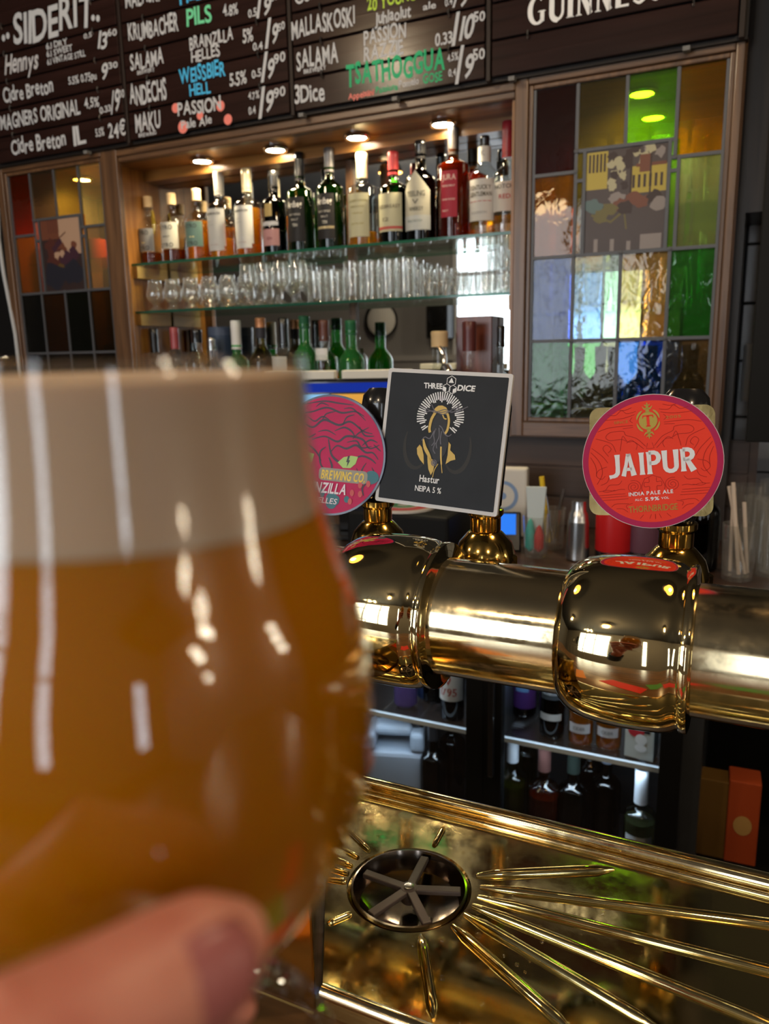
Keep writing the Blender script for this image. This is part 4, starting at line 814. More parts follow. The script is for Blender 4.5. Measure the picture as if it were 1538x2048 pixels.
for i, (x0, x1, y0, h) in enumerate(((.016, -.028, 0, .205), (.004, -.020, -.01, .215), (-.014, -.018, .012, .20), (.02, .004, .01, .17))):
    tag(MB().tube([(x0, y0, .014), (x1, y0+.004, h)], .0042, 8).build('stirring_stick', paint((.62, .52, .44), .6), None, (x, Y, ZK)), ['pale stirring stick leaning furthest left in the glass', 'longest pale stirring stick in the glass', 'upright pale stirring stick at the left side of the glass', 'short pale stirring stick at the right side of the glass'][i], 'stick', 'stirring sticks')
for i, (px, Y, r, h) in enumerate(((1512, 1.95, .036, .16), (1545, 1.86, .040, .17), (1492, 2.06, .034, .17), (1540, 2.08, .036, .18))):
    x = atY(px, 1110, Y).x
    tag(MB().lathe([(0, .003), (r*.8, 0), (r*.85, .005), (r, h), (r*.97, h), (r*.82, .012), (0, .010)], 24).build('glass_jar', CLEARH, None, (x, Y, ZK)), ['clear jar behind the stirring sticks', 'clear jar at the right picture edge, front', 'clear jar at the back of the counter left of the others', 'clear jar at the right picture edge, back'][i], 'glass', 'clear jars at the right end of the counter')
# right end: tiled wall piece, black hanging panel, socket
m = MB()
for i in range(4):
    for j in range(6): m.box((-.045+i*.155, 2.40, 1.0+j*.155), (.105+i*.155, 2.412, 1.15+j*.155))
struct(m.build('trim_7', pm('grey_tiles', (.42, .42, .44), .25), bevel=.003))
struct(MB().box((-.05, 2.421, 1.0), (.66, 2.44, 2.6)).build('trim_8', paint((.05, .05, .05), .7)))
struct(MB().box((0, 2.197, .955), (.9, 2.44, 1.0)).build('trim_9', COUNTERWOOD))
a = atY(1504, 700, 1.95)
t = tag(empty('black_panel', (a.x, 1.95, atY(1492, 884, 1.95).z)), 'tall black board hanging at the right picture edge', 'panel')
MB().box((0, 0, 0), (.60, .03, 1.25)).build('board', BLACKMATT, t, bevel=.003)
MB().cyl((.3, .015, 1.25), (.3, .015, ZC-t.location.z), .006).build('hanger', BLACKMATT, t)
q = atY(1482, 740, 2.39)
t = tag(empty('paper_towel', (-.035, 2.40, 1.47)), 'white folded cloth hanging on the grey tiles beside the black board', 'cloth')
MB().box((0, -.02, -.12), (.045, 0, .04)).build('folded_cloth', paint((.85, .83, .80), .8), t, bevel=.008)

# ================================================================== BAR COUNTER, DRIP TRAY
ZB, ZTR = 1.06, 1.08
t = tag(empty('bar_counter', (-.4, .35, 0)), 'dark wooden bar counter carrying the brass drip tray', 'counter')
MB().box((-2.0, -.67, 1.015), (2.8, .275, ZB)).build('counter_top', wood('bar_top', (.10, .045, .016), (.22, .105, .04), .25, 0, 4, .4), t, bevel=.006)
MB().box((-1.95, -.30, 0), (2.75, .20, 1.0148)).build('counter_front', DARKWOOD, t)
A_, B_ = Vector((-.235, .380)), Vector((-.313, .523))
tr = tag(empty('drip_tray', (-.22, .498, ZB+.0005)), 'polished brass drip tray with ribs fanning out from the glass rinser', 'tray')
def TL(p): return (p[0]+.22, p[1]-.498, p[2]-ZB-.0005)
poly = [(A_.x, A_.y), (.55, .380), (.55, .606), (-.352, .606), (B_.x, B_.y)]
dc = Vector((-.223, .498)); dr_ = .0500
def hitpoly(a):
    d = Vector((cos(a), sin(a))); best = None
    for i in range(len(poly)):
        p, q = Vector(poly[i]), Vector(poly[(i+1) % len(poly)]); e = q-p; den = d.x*e.y-d.y*e.x
        if abs(den) < 1e-9: continue
        w_ = p-dc; tt = (w_.x*e.y-w_.y*e.x)/den; s_ = (w_.x*d.y-w_.y*d.x)/den
        if tt > 0 and -1e-6 <= s_ <= 1+1e-6 and (best is None or tt < best): best = tt
    return dc+d*best
angs = sorted([2*pi*i/120 for i in range(120)]+[math.atan2(p[1]-dc.y, p[0]-dc.x) % (2*pi) for p in poly])
mb = MB(); vs = []
for a in angs:
    o = hitpoly(a); i_ = dc+Vector((cos(a), sin(a)))*dr_; i2 = dc+Vector((cos(a), sin(a)))*(dr_-.003)
    for p, z in ((i2, ZTR-.0022), (i_, ZTR), (i_.lerp(o, .12), ZTR), (i_.lerp(o, .5), ZTR), (o, ZTR), (o, ZB+.001)): vs.append(TL((p.x, p.y, z)))
n = len(angs); fs = []
for i in range(n):
    j = (i+1) % n
    for k in range(5): fs.append((i*6+k, i*6+k+1, j*6+k+1, j*6+k))
mb.add(vs, fs); mb.build('tray_plate', TRAYBRASS, tr)
def rod(mb, pts, r, n=12): return mb.tube([TL(p) for p in pts], r, n)
m = MB(); rod(m, [(-.352, .612, ZTR+.005), (.56, .612, ZTR+.005)], .0078, 16); m.build('back_rim', BRASS, tr)
m = MB(); rod(m, [(-.352, .6015, ZTR+.0006), (.56, .6015, ZTR+.0006)], .0026); m.build('rim_bead', BRASS, tr)
m = MB(); rod(m, [(A_.x, A_.y, ZTR), (.56, .380, ZTR)], .005); m.build('front_rim', BRASS, tr)
for x0, y0, x1, y1 in ((952, 1752, 1228, 1739), (960, 1774, 1640, 1862), (956, 1794, 1640, 1968), (945, 1811, 1600, 2076), (930, 1829, 1330, 2066), (905, 1852, 1150, 2070), (842, 1872, 868, 2040), (738, 1702, 690, 1655), (716, 1716, 662, 1686), (704, 1733, 655, 1712), (697, 1748, 652, 1735), (693, 1764, 650, 1757), (868, 1692, 888, 1655), (702, 1828, 655, 1848)):
    a, b = atZ(x0, y0, ZTR), atZ(x1, y1, ZTR); m = MB()
    k = 8; pts = [a.lerp(b, i/k) for i in range(k+1)]; L_ = (b-a).length; big = L_ > .05
    rr = [.0018]+[(.0042 if big else .0026)]*(k-1)+[.0012]
    m.tube([TL((p.x, p.y, ZTR+.0002)) for p in pts], rr, 12); m.build('rib', TRAYBRASS, tr)
# water drops standing on the brass
m = MB(); rnd = random.Random(3)
WATER = glass('water_drop', (.97, .96, .9), .95, .02, ior=1.6)
for i in range(150):
    a = rnd.uniform(0, 2*pi); d = .056+abs(rnd.gauss(0, .075)); x, y = dc.x+cos(a)*d, dc.y+sin(a)*d
    if not (.388 < y < .592 and x > -.20-(y-.38)*.62): continue
    r = rnd.choice((.0009, .0012, .0016, .0024))
    m.lathe([(r, -.0001), (r*.85, r*.35), (r*.45, r*.6), (0, r*.68)], 10, (x, y, ZTR))
tag(m.build('water_drops', WATER), 'scattered water drops lying on the brass drip tray', 'water', kind='stuff')

# glass rinser
ri = tag(empty('glass_rinser', (dc.x, dc.y, ZTR)), 'round dark glass rinser with five-armed star spinner sunk in the drip tray', 'glass rinser')
MB().lathe([(.0468, -.002), (.0465, .0012), (.0450, .0015), (.0438, -.002), (.040, -.014), (.028, -.0185), (.012, -.019), (0, -.019)], 40).build('rinser_cup', pm('rinser_bowl', (.26, .22, .19), .16, 1), ri)
SPN = pm('spinner_plastic', (.11, .085, .075), .4)
sp = MB().lathe([(0, -.012), (.0065, -.012), (.0075, -.004), (.0065, .0002), (0, .0006)], 20).build('spinner_hub', SPN, ri)
ctr = atZ(812, 1763, ZTR)
for x, y in ((727, 1733), (845, 1700), (930, 1768), (855, 1846), (728, 1818)):
    p = atZ(x, y, ZTR); d = (p-ctr); d = Vector((d.x, d.y)); a = math.atan2(d.y, d.x)
    MB().box((.005, -.0036, -.004), (.0415, .0036, .0)).build('spinner_arm', SPN, ri, rot=(0, 0, a), bevel=.0008)
MB().lathe([(.004, .0004), (.0042, .0014), (.002, .0022), (0, .0016)], 14).build('screw', STEEL, ri)
MB().lathe([(.003, -.018), (.004, -.012), (.002, -.010), (0, -.010)], 12, (.022, -.014, 0)).build('nozzle', STEEL, ri)

# brass pedestal at the left end of the tray
pd = tag(empty('brass_pedestal', (-.33, .45, ZB+.0005)), 'polished brass box pedestal at the left end of the drip tray behind the beer glass', 'pedestal')
q = [A_-Vector((.006, 0)), B_-Vector((.006, 0)), B_-Vector((.12, .02)), A_-Vector((.12, -.0))]
q = [(p.x+.33, p.y-.45) for p in q]
m = MB(); h = .15
m.add([(x, y, z) for z in (0, h) for x, y in q], [(0, 1, 2, 3)[::-1], (4, 5, 6, 7), (0, 4, 5, 1)[::-1], (1, 5, 6, 2)[::-1], (2, 6, 7, 3)[::-1], (3, 7, 4, 0)[::-1]])
m.build('pedestal_body', BRASS_DARK, pd, bevel=.002)
m = MB(); c_ = [(x*1.04, y*1.04) for x, y in q]
m.add([(x, y, z) for z in (h, h+.008) for x, y in c_], [(0, 1, 2, 3)[::-1], (4, 5, 6, 7), (0, 4, 5, 1)[::-1], (1, 5, 6, 2)[::-1], (2, 6, 7, 3)[::-1], (3, 7, 4, 0)[::-1]]); m.build('pedestal_cap', BRASS, pd)

# ------------------------------------------------------------------ the brass tap rail
RY, RZ, RR = .585, 1.281, .0495
rl = tag(empty('tap_rail', (-.072, RY, RZ)), 'thick polished brass beer rail with large round joints across the picture', 'beer tap rail')
BALLS = (-.466, -.269, -.072)
ends = [-.80]+list(BALLS)+[.50]
for i in range(len(ends)-1):
    a, b = ends[i]+(.03 if i else 0), ends[i+1]-.03
    m = MB().lathe([(0, a+.072), (RR, a+.072), (RR, b+.072), (0, b+.072)], 64, axis='x')
    m.build('rail_pipe', BRASS, rl)
for x in BALLS:
    o = x+.072
    prof = [(.0490, -.050), (.0500, -.0492), (.0535, -.0475), (.0575, -.043), (.0612, -.036), (.0640, -.026), (.0655, -.013), (.0660, 0), (.0658, .014), (.0648, .026), (.0628, .0335), (.0604, .0370), (.0604, .0385), (.0622, .0395), (.0630, .042), (.0622, .0445), (.0590, .0455), (.0500, .0458), (.0490, .0465)]
    MB().lathe([(r, z+o) for r, z in prof], 72, axis='x').build('rail_joint', BRASSJ, rl)
for x in (-.395, .36):
    zb = (ZB if x < 0 else ZTR)-RZ+.0008
    MB().lathe([(.040, zb), (.040, zb+.01), (.022, zb+.016), (.020, -.045)], 28, (x+.072, -.02 if x > 0 else 0, 0)).build('rail_post', BRASS, rl)

# ------------------------------------------------------------------ taps
RIBM = lambda c: paint(c, .35)
def tap(x, y, label, hz=.115):
    t = tag(empty('beer_tap', (x, y, RZ)), label, 'beer tap', 'beer taps behind the brass rail')
    MB().lathe([(0, -.030), (.018, -.029), (.024, -.022), (.0245, -.014), (.026, .010), (.029, .018), (.0295, .028), (.025, .042), (.017, .051), (.013, .054), (0, .055)], 32).build('tap_body', BRASS_DARK, t)
    MB().lathe([(.0285, .020), (.0315, .022), (.0315, .030), (.0285, .032)], 6).build('hex_nut', BRASS_DARK, t)
    MB().lathe([(.012, .052), (.0145, .054), (.0145, .066), (.017, .069), (.017, .074), (.012, .076), (0, .076)], 24).build('neck', BRASS_DARK, t)
    MB().cyl((0, -y+RY+.040, .004), (0, -.015, .004), .017, n=20).build('shank', BRASS, t)
    m = MB(); m.tube(spline([(0, .015, -.012), (0, .045, -.02), (0, .058, -.045), (0, .060, -.085)], 5), .009, 14); m.build('spout', BRASS, t)
    h = MB().lathe([(0, 0), (.012, .0), (.015, .006), (.0165, .03), (.0195, .075), (.0205, hz-.018), (.019, hz-.008), (.013, hz-.001), (0, hz)], 24, sy=.72).build('handle', BLACK, t, (0, 0, .072), (radians(-7), 0, 0))
    return t
def badge_child(t, cen, a, b, c):
    e = lambda o: (setattr(o, 'rotation_mode', 'YXZ'), setattr(o, 'rotation_euler', (radians(b), radians(c), radians(a))))
    loc = (cen[0]-t.location.x, cen[1]-t.location.y, cen[2]-t.location.z)
    def put(o): o.location = loc; e(o); return o
    return put
def rrect(w_, h_, r, n=5, cx_=0, cz_=0):
    o = []
    for sx, sz, a0 in ((1, 1, 0), (-1, 1, 90), (-1, -1, 180), (1, -1, 270)):
        o += [(cx_+sx*(w_/2-r)+r*cos(radians(a0+90*i/n)), cz_+sz*(h_/2-r)+r*sin(radians(a0+90*i/n))) for i in range(n+1)]
    return o

# --- black square badge
t = tap(-.222, .685, 'beer tap with square black badge edged in white, middle of the three')
put = badge_child(t, (-.2571, .660, 1.4215), -1.75, -10.04, 2.93)
bd = put(MB().prism(rrect(.1229, .1266, .0025), 0, .0035).build('badge', paint((.62, .60, .58), .35), t))
MB().flat(rrect(.1160, .1196, .001), -.0003).build('badge_face', pm('badge_black', (.020, .022, .026), .5, vary=.3, bscale=30, spec=.15), bd)
def on(parent, mb, name, mat): return mb.build(name, mat, parent)
PW = paint((.82, .82, .82), .4); PG = paint((.62, .42, .10), .4); PDG = paint((.30, .19, .05), .4); PGR = paint((.13, .12, .14), .4); PBR = paint((.031, .029, .026), .5); PINK_ = paint((.014, .012, .014), .4)
m = MB(); put_text(m, 'THREE', -.0225, .0465, .0185, .0048, -.0008, bold=.035, shear=-.12, gap=.05); put_text(m, 'DICE', .0105, .0460, .0170, .0050, -.0008, bold=.035, shear=.12, gap=.05)
put_text(m, 'Hastur', -.0170, -.0400, .0200, .0062, -.0008, bold=.018); put_text(m, 'NEIPA 5 %', -.0205, -.0490, .0265, .0052, -.0008, bold=.014)
on(bd, m, 'lettering', PW)
def hexa(cx_, cz_, r, a0=30): return [(cx_+r*cos(radians(a0+60*i)), cz_+r*sin(radians(a0+60*i))) for i in range(6)]
m = MB()
for cx_, cz_, r in ((.0040, .0540, .0048), (.0000, .0475, .0040), (.0062, .0465, .0040)):
    hx = hexa(cx_, cz_, r); m.ribbon(hx+[hx[0]], .00055, -.0008)
m.flat([(.0015, .0525), (.0066, .0525), (.0040, .0572)], -.00085)
m.flat([(-.0034, .0492), (-.0002, .0478), (-.0002, .0442), (-.0034, .0458)], -.00085); m.flat([(.0064, .0468), (.0094, .0482), (.0094, .0448), (.0064, .0432)], -.00085)
on(bd, m, 'dice_emblem', PW)
hc = (-.0032, .0205); m = MB()
for i in range(43):
    a = radians(-38+256*i/42)
    r0 = .0135+.003*abs(sin(i*2.4)); r1 = .0235 if 4 < i < 39 else .021
    if i in (2, 40): continue
    dx, dz = cos(a), sin(a); m.ribbon([(hc[0]+dx*r0, hc[1]+dz*r0), (hc[0]+dx*r1, hc[1]+dz*r1)], .00110, -.0006)
on(bd, m, 'halo_rays', PW)
m = MB()
for sx in (-1, 1): m.ribbon(arc(hc[0]+sx*.020, -.006, .013, .022, 90-sx*60, 90-sx*230, 16), [.001+.003*sin(pi*i/16) for i in range(17)], -.0005)
on(bd, m, 'dark_swirl', PBR)
m = MB()
m.flat([(hc[0]+x, hc[1]+z) for x, z in ((-.0075, .004), (-.006, .008), (-.003, .0105), (.001, .011), (.005, .0095), (.0075, .006), (.008, .003))][::-1], -.0009)
m.ribbon(spline([(-.0085, .0245), (-.0115, .018), (-.0125, .010), (-.0115, .006)], 5), .0026, -.0009); m.ribbon(spline([(.0040, .024), (.0060, .018), (.0055, .010), (.0035, .006)], 5), .0022, -.0009)
m.ribbon(spline([(-.0010, .0235), (.0010, .020), (.0035, .0195)], 4), .0012, -.0009)
m.flat([(-.0230, -.0095), (-.0205, -.0060), (-.0180, -.0085), (-.0155, -.0150), (-.0140, -.0240), (-.0185, -.0200), (-.0220, -.0150)][::-1], -.0009)
m.flat([(.0080, -.0010), (.0105, -.0035), (.0105, -.0085), (.0155, -.0125), (.0165, -.0165), (.0120, -.0180), (.0075, -.0215), (.0085, -.0130)][::-1], -.0009)
m.ribbon(spline([(-.0175, -.0005), (-.0150, -.0080), (-.0105, -.0145), (-.0070, -.0200)], 5), [.0012+.0022*sin(pi*i/15) for i in range(16)], -.0009)
m.flat([(-.0115, -.0160), (-.0060, -.0185), (-.0035, -.0225), (-.0040, -.0290), (-.0060, -.0330), (-.0090, -.0280), (-.0105, -.0220)][::-1], -.0009)
m.ribbon(spline([(.0010, -.0060), (.0020, -.0150), (.0035, -.0230), (.0050, -.0300)], 5), [.0016]*10+[.0008]*6, -.0009); m.ribbon(spline([(-.0040, -.0350), (-.0030, -.0280), (.0000, -.0220)], 5), .0007, -.0009)
on(bd, m, 'golden_figure', PG)
m = MB(); m.flat(arc(hc[0]+.0005, .012, .0078, .0125, 0, 360, 24)[:-1], -.0008); m.flat([(-.011, .004), (-.012, -.006), (-.006, -.017), (.000, -.021), (.006, -.012), (.008, -.002), (.006, .006)][::-1][::-1], -.00075); on(bd, m, 'dark_hood', PINK_)
m = MB()
for pts in ([(-.0190, -.0020), (-.0160, .0015), (-.0110, .0005), (-.0075, .0075), (-.0055, .0090)], [(.0100, .0060), (.0070, .0040), (.0030, .0060), (.0000, .0110), (-.0030, .0130)], [(-.0060, .0100), (-.0075, .0040), (-.0060, -.0020), (-.0085, -.0060)], [(-.0030, .0110), (-.0020, .0030), (-.0040, -.0030), (-.0030, -.0080)], [(.0000, .0080), (-.0005, .0010), (.0005, -.0040)], [(-.0050, -.0030), (-.0065, -.0090), (-.0040, -.0130)]):
    m.ribbon(spline(pts, 5), .0009, -.00095)
for pts in ([(-.0250, .0300), (-.0150, .0265), (-.0070, .0245), (.0020, .0260), (.0120, .0270), (.0230, .0320)], [(-.0200, .0240), (-.0100, .0260), (.0000, .0235), (.0110, .0300), (.0190, .0280)], [(-.0130, .0320), (-.0080, .0255), (.0010, .0280), (.0090, .0260), (.0150, .0350)]): m.ribbon(spline(pts, 5), .0008, -.00100)
m.disc((-.0040, -.0215), .0030, -.0011, r0=.0022); m.disc((-.0040, -.0215), .0018, -.0011)
on(bd, m, 'thorn_wreath', PGR)

# --- round red badge
t = tap(-.052, .685, 'beer tap with round red badge and brass backplate, rightmost of the three')
put = badge_child(t, (-.0722, .657, 1.4097), 6, -5, -7.0); put0 = badge_child(t, (-.0740, .657, 1.4092), 6, -5, -2.2)
bp_ = MB().prism(rrect(.0970, .090, .008, cx_=.001, cz_=.0005), .004, .0065); bp_ = put0(bp_.build('backplate', pm('antique_brass', (.32, .24, .10), .25, 1, bump=.15, bscale=50), t))
bd = put(MB().prism([(.0548*cos(2*pi*i/64), .0548*sin(2*pi*i/64)) for i in range(64)], 0, .0038).build('badge', paint((.62, .55, .52), .4), t))
RED = paint(hexc('ee3f27'), .45); CRIM = paint(hexc('b02052'), .45)
m = MB(); m.disc((0, 0), .0543, -.0003, n=64, r0=.0495); on(bd, m, 'badge_rim', CRIM)
m = MB(); m.disc((0, 0), .0497, -.0004, n=64); on(bd, m, 'badge_face', RED)
def jaipur(mb, x0, z0, w_, h, y):
    def st(pts, wd): mb.ribbon([(x0+p[0]*w_, z0+p[1]*h) for p in pts], [q*w_ for q in wd] if isinstance(wd, list) else wd*w_, y)
    fl = lambda k=.053, e=.066: [e, k*.98, k*.92, k, e]
    def stem(x, z0_=0, z1_=1): st([(x, z0_), (x, z0_+.12*(z1_-z0_)), (x, z0_+.5*(z1_-z0_)), (x, z0_+.88*(z1_-z0_)), (x, z1_)], fl())
    A = [(.108, 1.0), (.108, .80), (.106, .40), (.102, .22)]+[(.035+.067*cos(radians(a)), .22+.20*sin(radians(a))) for a in (-20, -50, -75, -95)]+[(.0, .0)]
    st(A, [.066, .054, .052, .054, .054, .052, .046, .042, .052])                      # J
    st([(.232, 1.0), (.205, .5), (.168, 0)], [.036, .040, .056]); st([(.246, 1.0), (.265, .5), (.290, 0)], [.040, .050, .066]); st([(.205, .30), (.272, .30)], .040); mb.flat([(x0+a*w_, z0+b*h) for a, b in ((.210, 1.0), (.222, .88), (.258, .88), (.268, 1.0))], y)   # A
    stem(.390)                                                                          # I
    stem(.476); st([(.476, .965)]+[(.530+.058*cos(radians(a)), .72+.235*sin(radians(a))) for a in (80, 50, 20, -10, -40, -70, -90)]+[(.476, .485)], [.05, .05, .052, .056, .058, .056, .052, .05, .045])   # P
    st([(.655, 1.0), (.655, .6), (.656, .30)]+[(.720+.063*cos(radians(a)), .27+.21*sin(radians(a))) for a in (195, 225, 255, 285, 315, 345)]+[(.784, .30), (.785, .6), (.785, 1.0)], [.066, .054, .054, .054, .052, .050, .050, .052, .052, .054, .054, .064])   # U
    stem(.862); st([(.862, .965)]+[(.915+.056*cos(radians(a)), .745+.21*sin(radians(a))) for a in (80, 50, 20, -10, -40, -70, -90)]+[(.862, .535)], [.05, .05, .052, .056, .058, .056, .052, .05, .045]); st([(.905, .53), (.975, 0)], [.050, .072])   # R
m = MB(); jaipur(m, -.0335, -.0100, .0670, .0182, -.0012); on(bd, m, 'lettering', paint((.80, .80, .80), .4)); m = MB()
put_text(m, 'INDIA PALE ALE', -.0195, -.0268, .0345, .0030, -.0011, bold=.022, gap=.10); put_text(m, 'ALC.', -.0150, -.0312, .0065, .0019, -.0011, bold=.01, gap=.12); put_text(m, '5.9%', -.0070, -.0316, .0110, .0028, -.0011, bold=.03); put_text(m, 'VOL', .0055, -.0312, .0060, .0019, -.0011, bold=.01, gap=.12)
on(bd, m, 'lettering', paint((.80, .80, .80), .4))
GOLD = paint(hexc('b9a24a'), .4)
m = MB(); GLT = paint(hexc('b8863a'), .4); put_text(m, 'THORNBRIDGE', -.0205, -.0405, .0380, .0052, -.0011, bold=.014); on(bd, m, 'gold_lettering', GLT)
m = MB(); put_text(m, 'SINCE', -.0265, .0335, .0110, .0022, -.0011, bold=.004, gap=.12); on(bd, m, 'gold_lettering', GLT); m = MB(); put_text(m, '2005', .0135, .0335, .0115, .0022, -.0011, bold=.004, gap=.12); on(bd, m, 'gold_lettering', GLT)
m = MB(); ez = .0335; m.disc((0, ez), .0072, -.0011)
for sx in (-1, 1):
    m.ribbon(arc(0, ez, .0088, .0094, 90-sx*28, 90-sx*82, 8), [.0004, .0012, .0015, .0016, .0016, .0015, .0013, .0009, .0003], -.0011); m.ribbon(arc(0, ez, .0088, .0094, 90-sx*98, 90-sx*152, 8), [.0003, .0009, .0013, .0015, .0016, .0016, .0015, .0012, .0004], -.0011)
for s_ in (1, -1):
    m.flat([(-.0016, ez+s_*.0066), (.0016, ez+s_*.0066), (.0012, ez+s_*.0100), (.0004, ez+s_*.0140), (0, ez+s_*.0150), (-.0004, ez+s_*.0140), (-.0012, ez+s_*.0100)][::s_], -.0011)
    for sx in (-1, 1): m.ribbon(spline([(0, ez+s_*.0100), (sx*.0022, ez+s_*.0098), (sx*.0038, ez+s_*.0118)], 4), [.0014]*5+[.0010, .0007, .0005, .0004], -.0011); m.ribbon(spline([(0, ez+s_*.0125), (sx*.0014, ez+s_*.0124), (sx*.0022, ez+s_*.0134)], 4), [.0010]*5+[.0007, .0005, .0004, .0003], -.0011)
on(bd, m, 'gold_emblem', GOLD)
m = MB(); m.ribbon([(0, ez-.0046), (0, ez+.0042)], .0022, -.0013); m.ribbon([(-.0040, ez+.0040), (.0040, ez+.0040)], .0011, -.0013); m.ribbon([(-.0018, ez-.0044), (.0018, ez-.0044)], .0009, -.0013)
for sx in (-1, 1): m.ribbon([(sx*.0037, ez+.0043), (sx*.0040, ez+.0022)], .0008, -.0013)
on(bd, m, 'emblem_letter', RED)
m = MB(); lw = .00034; yy = -.0008
def both(pts, k=6):
    for sx in (-1, 1): m.ribbon([(sx*p[0], p[1]) for p in (spline(pts, k) if k else [Vector(q) for q in pts])], lw, yy)
sp_ = [(.0150+(.0062-.0056*i/40)*cos(i*.42+1.2), -.0195+(.0056-.0050*i/40)*sin(i*.42+1.2)) for i in range(40)]
both(sp_, 0)
for pts in ([(.006, -.013), (.009, -.020), (.008, -.0245)], [(.003, -.0130), (.003, -.0165), (.0065, -.0165), (.0065, -.0200), (.003, -.0200), (.003, -.0235)], [(.024, -.0135), (.027, -.0165), (.034, -.0165), (.038, -.0205), (.043, -.021)],
            [(.0035, .0130), (.010, .0200), (.018, .0235), (.020, .0270), (.030, .0270), (.034, .0235), (.031, .0205), (.022, .0205), (.018, .0185)], [(.005, .0110), (.012, .0175), (.017, .0180), (.0205, .0230), (.0225, .0160), (.0235, .0110)], [(.011, .0110), (.010, .0150), (.014, .0190), (.018, .0170)],
            [(.027, .0105), (.029, .0165), (.033, .0195), (.042, .0230)], [(.033, .0075), (.037, .0140), (.034, .0170), (.0305, .0135), (.033, .0105)], [(.046, .0155), (.038, .0080), (.034, .0020)], [(.047, .0120), (.041, .0040), (.039, -.0060), (.044, -.0150)], [(.0475, .0080), (.044, .0000), (.044, -.0080)],
            [(.035, -.0010), (.042, -.0035), (.044, -.0080), (.040, -.0110), (.037, -.0085)], [(.034, -.0100), (.036, -.0140), (.041, -.0160)],
            [(.009, .0420), (.016, .0410), (.020, .0440), (.025, .0405), (.031, .0415)], [(.010, .0395), (.020, .0375), (.034, .0375)], [(.012, .0455), (.017, .0440), (.022, .0445)], [(.012, .0375), (.014, .0350), (.012, .0330)],
            [(.022, -.0210), (.026, -.0205), (.031, -.0215), (.036, -.0205), (.040, -.0210), (.036, -.0222), (.030, -.0208)],
            [(.022, -.0245), (.043, -.0245)], [(.021, -.0265), (.042, -.0265)], [(.020, -.0288), (.0405, -.0288)], [(.017, -.0330), (.022, -.0345), (.021, -.0375)], [(.020, -.0330), (.030, -.0325), (.034, -.0350)], [(.021, -.0400), (.025, -.0370), (.030, -.0365)], [(.003, -.0430), (.0045, -.0465)], [(.009, -.0430), (.012, -.0460)], [(.0, -.0430), (.0, -.0470)], [(.012, .0310), (.030, .0310), (.040, .0285)], [(.012, .0295), (.020, .0290)]): both(pts)
m.flat([(-.0022, .0150), (.0022, .0150), (.0030, .0105), (-.0030, .0105)][::-1], yy+.0002) if False else m.ribbon([(-.0018, .0155), (-.0030, .0110), (.0030, .0110), (.0018, .0155)], lw, yy)
m.ribbon([(-.006, -.0135), (0, -.0110), (.006, -.0135)], lw, yy)
on(bd, m, 'engraved_ornament', paint(hexc('a82016'), .5))

# --- round pink badge
t = tap(-.338, .690, 'beer tap with round pink wrinkled badge beside the beer glass, leftmost of the three')
put = badge_child(t, (-.3710, .652, 1.4040), 4, -8, 3)
bd = put(MB().prism([(.0590*cos(2*pi*i/64), .0590*sin(2*pi*i/64)) for i in range(64)], 0, .0038).build('badge', paint((.030, .035, .09), .25, .5), t))
m = MB(); m.disc((0, 0), .0570, -.0003, n=64); on(bd, m, 'badge_face', pm('badge_pink', hexc('c01c56'), .4, vary=.12, bscale=40, spec=.15))
m = MB(); rnd = random.Random(11)
for pts, wd in (([(-.050, .020), (-.035, .030), (-.020, .026), (-.008, .034), (.008, .030), (.020, .034), (.034, .026), (.044, .024)], .0016), ([(-.040, .038), (-.022, .041), (-.006, .046), (.010, .042), (.024, .044), (.034, .040)], .0014), ([(-.030, .048), (-.010, .052), (.006, .051), (.022, .050)], .0012), ([(-.010, .034), (-.006, .040), (.004, .043)], .0010), ([(.012, .030), (.016, .038), (.024, .041)], .0010),
                ([(-.020, .014), (-.006, .018), (.008, .014), (.018, .020), (.034, .018), (.042, .010), (.052, .014)], .0016), ([(.002, .004), (.008, .010), (.018, .008), (.028, .012), (.038, .006), (.046, .006), (.052, .000)], .0016), ([(-.002, .016), (.002, .002), (.008, -.004), (.014, -.006), (.022, -.004)], .0018), ([(.022, -.004), (.034, .002), (.044, .000), (.050, -.004)], .0014),
                ([(.040, -.004), (.036, -.012), (.042, -.018), (.048, -.014)], .0012), ([(.030, .030), (.036, .022), (.046, .022)], .0012), ([(.024, .018), (.030, .024), (.040, .030)], .0010), ([(-.046, .004), (-.030, .010), (-.016, .004), (-.008, -.006)], .0014), ([(.044, -.022), (.038, -.028), (.040, -.036)], .0012), ([(-.014, .022), (-.004, .024), (.006, .020)], .0010), ([(.046, .014), (.054, .008)], .0010), ([(-.026, .036), (-.018, .032), (-.010, .037), (-.002, .034)], .0012), ([(.012, .046), (.020, .047), (.027, .043), (.036, .036)], .0010), ([(.004, .024), (.014, .028), (.022, .025), (.026, .020)], .0014), ([(.034, .012), (.042, .018), (.050, .016)], .0012), ([(-.004, .008), (-.010, .002), (-.008, -.010), (-.002, -.014)], .0014), ([(.000, -.002), (.004, -.010), (.003, -.016)], .0016), ([(.046, -.008), (.050, -.016), (.044, -.026)], .0012), ([(.030, -.010), (.034, -.016), (.032, -.014)], .0010), ([(-.034, .020), (-.024, .016), (-.016, .020)], .0012), ([(.018, .014), (.028, .016), (.034, .010), (.044, .012)], .0012), ([(-.018, .046), (-.012, .050), (-.004, .048)], .0010)):
    q = spline(pts, 6); m.ribbon(q, [wd*1.35*(.35+.65*sin(pi*i/(len(q)-1))) for i in range(len(q))], -.0006)
on(bd, m, 'wrinkle_lines', paint((.028, .010, .022), .3))
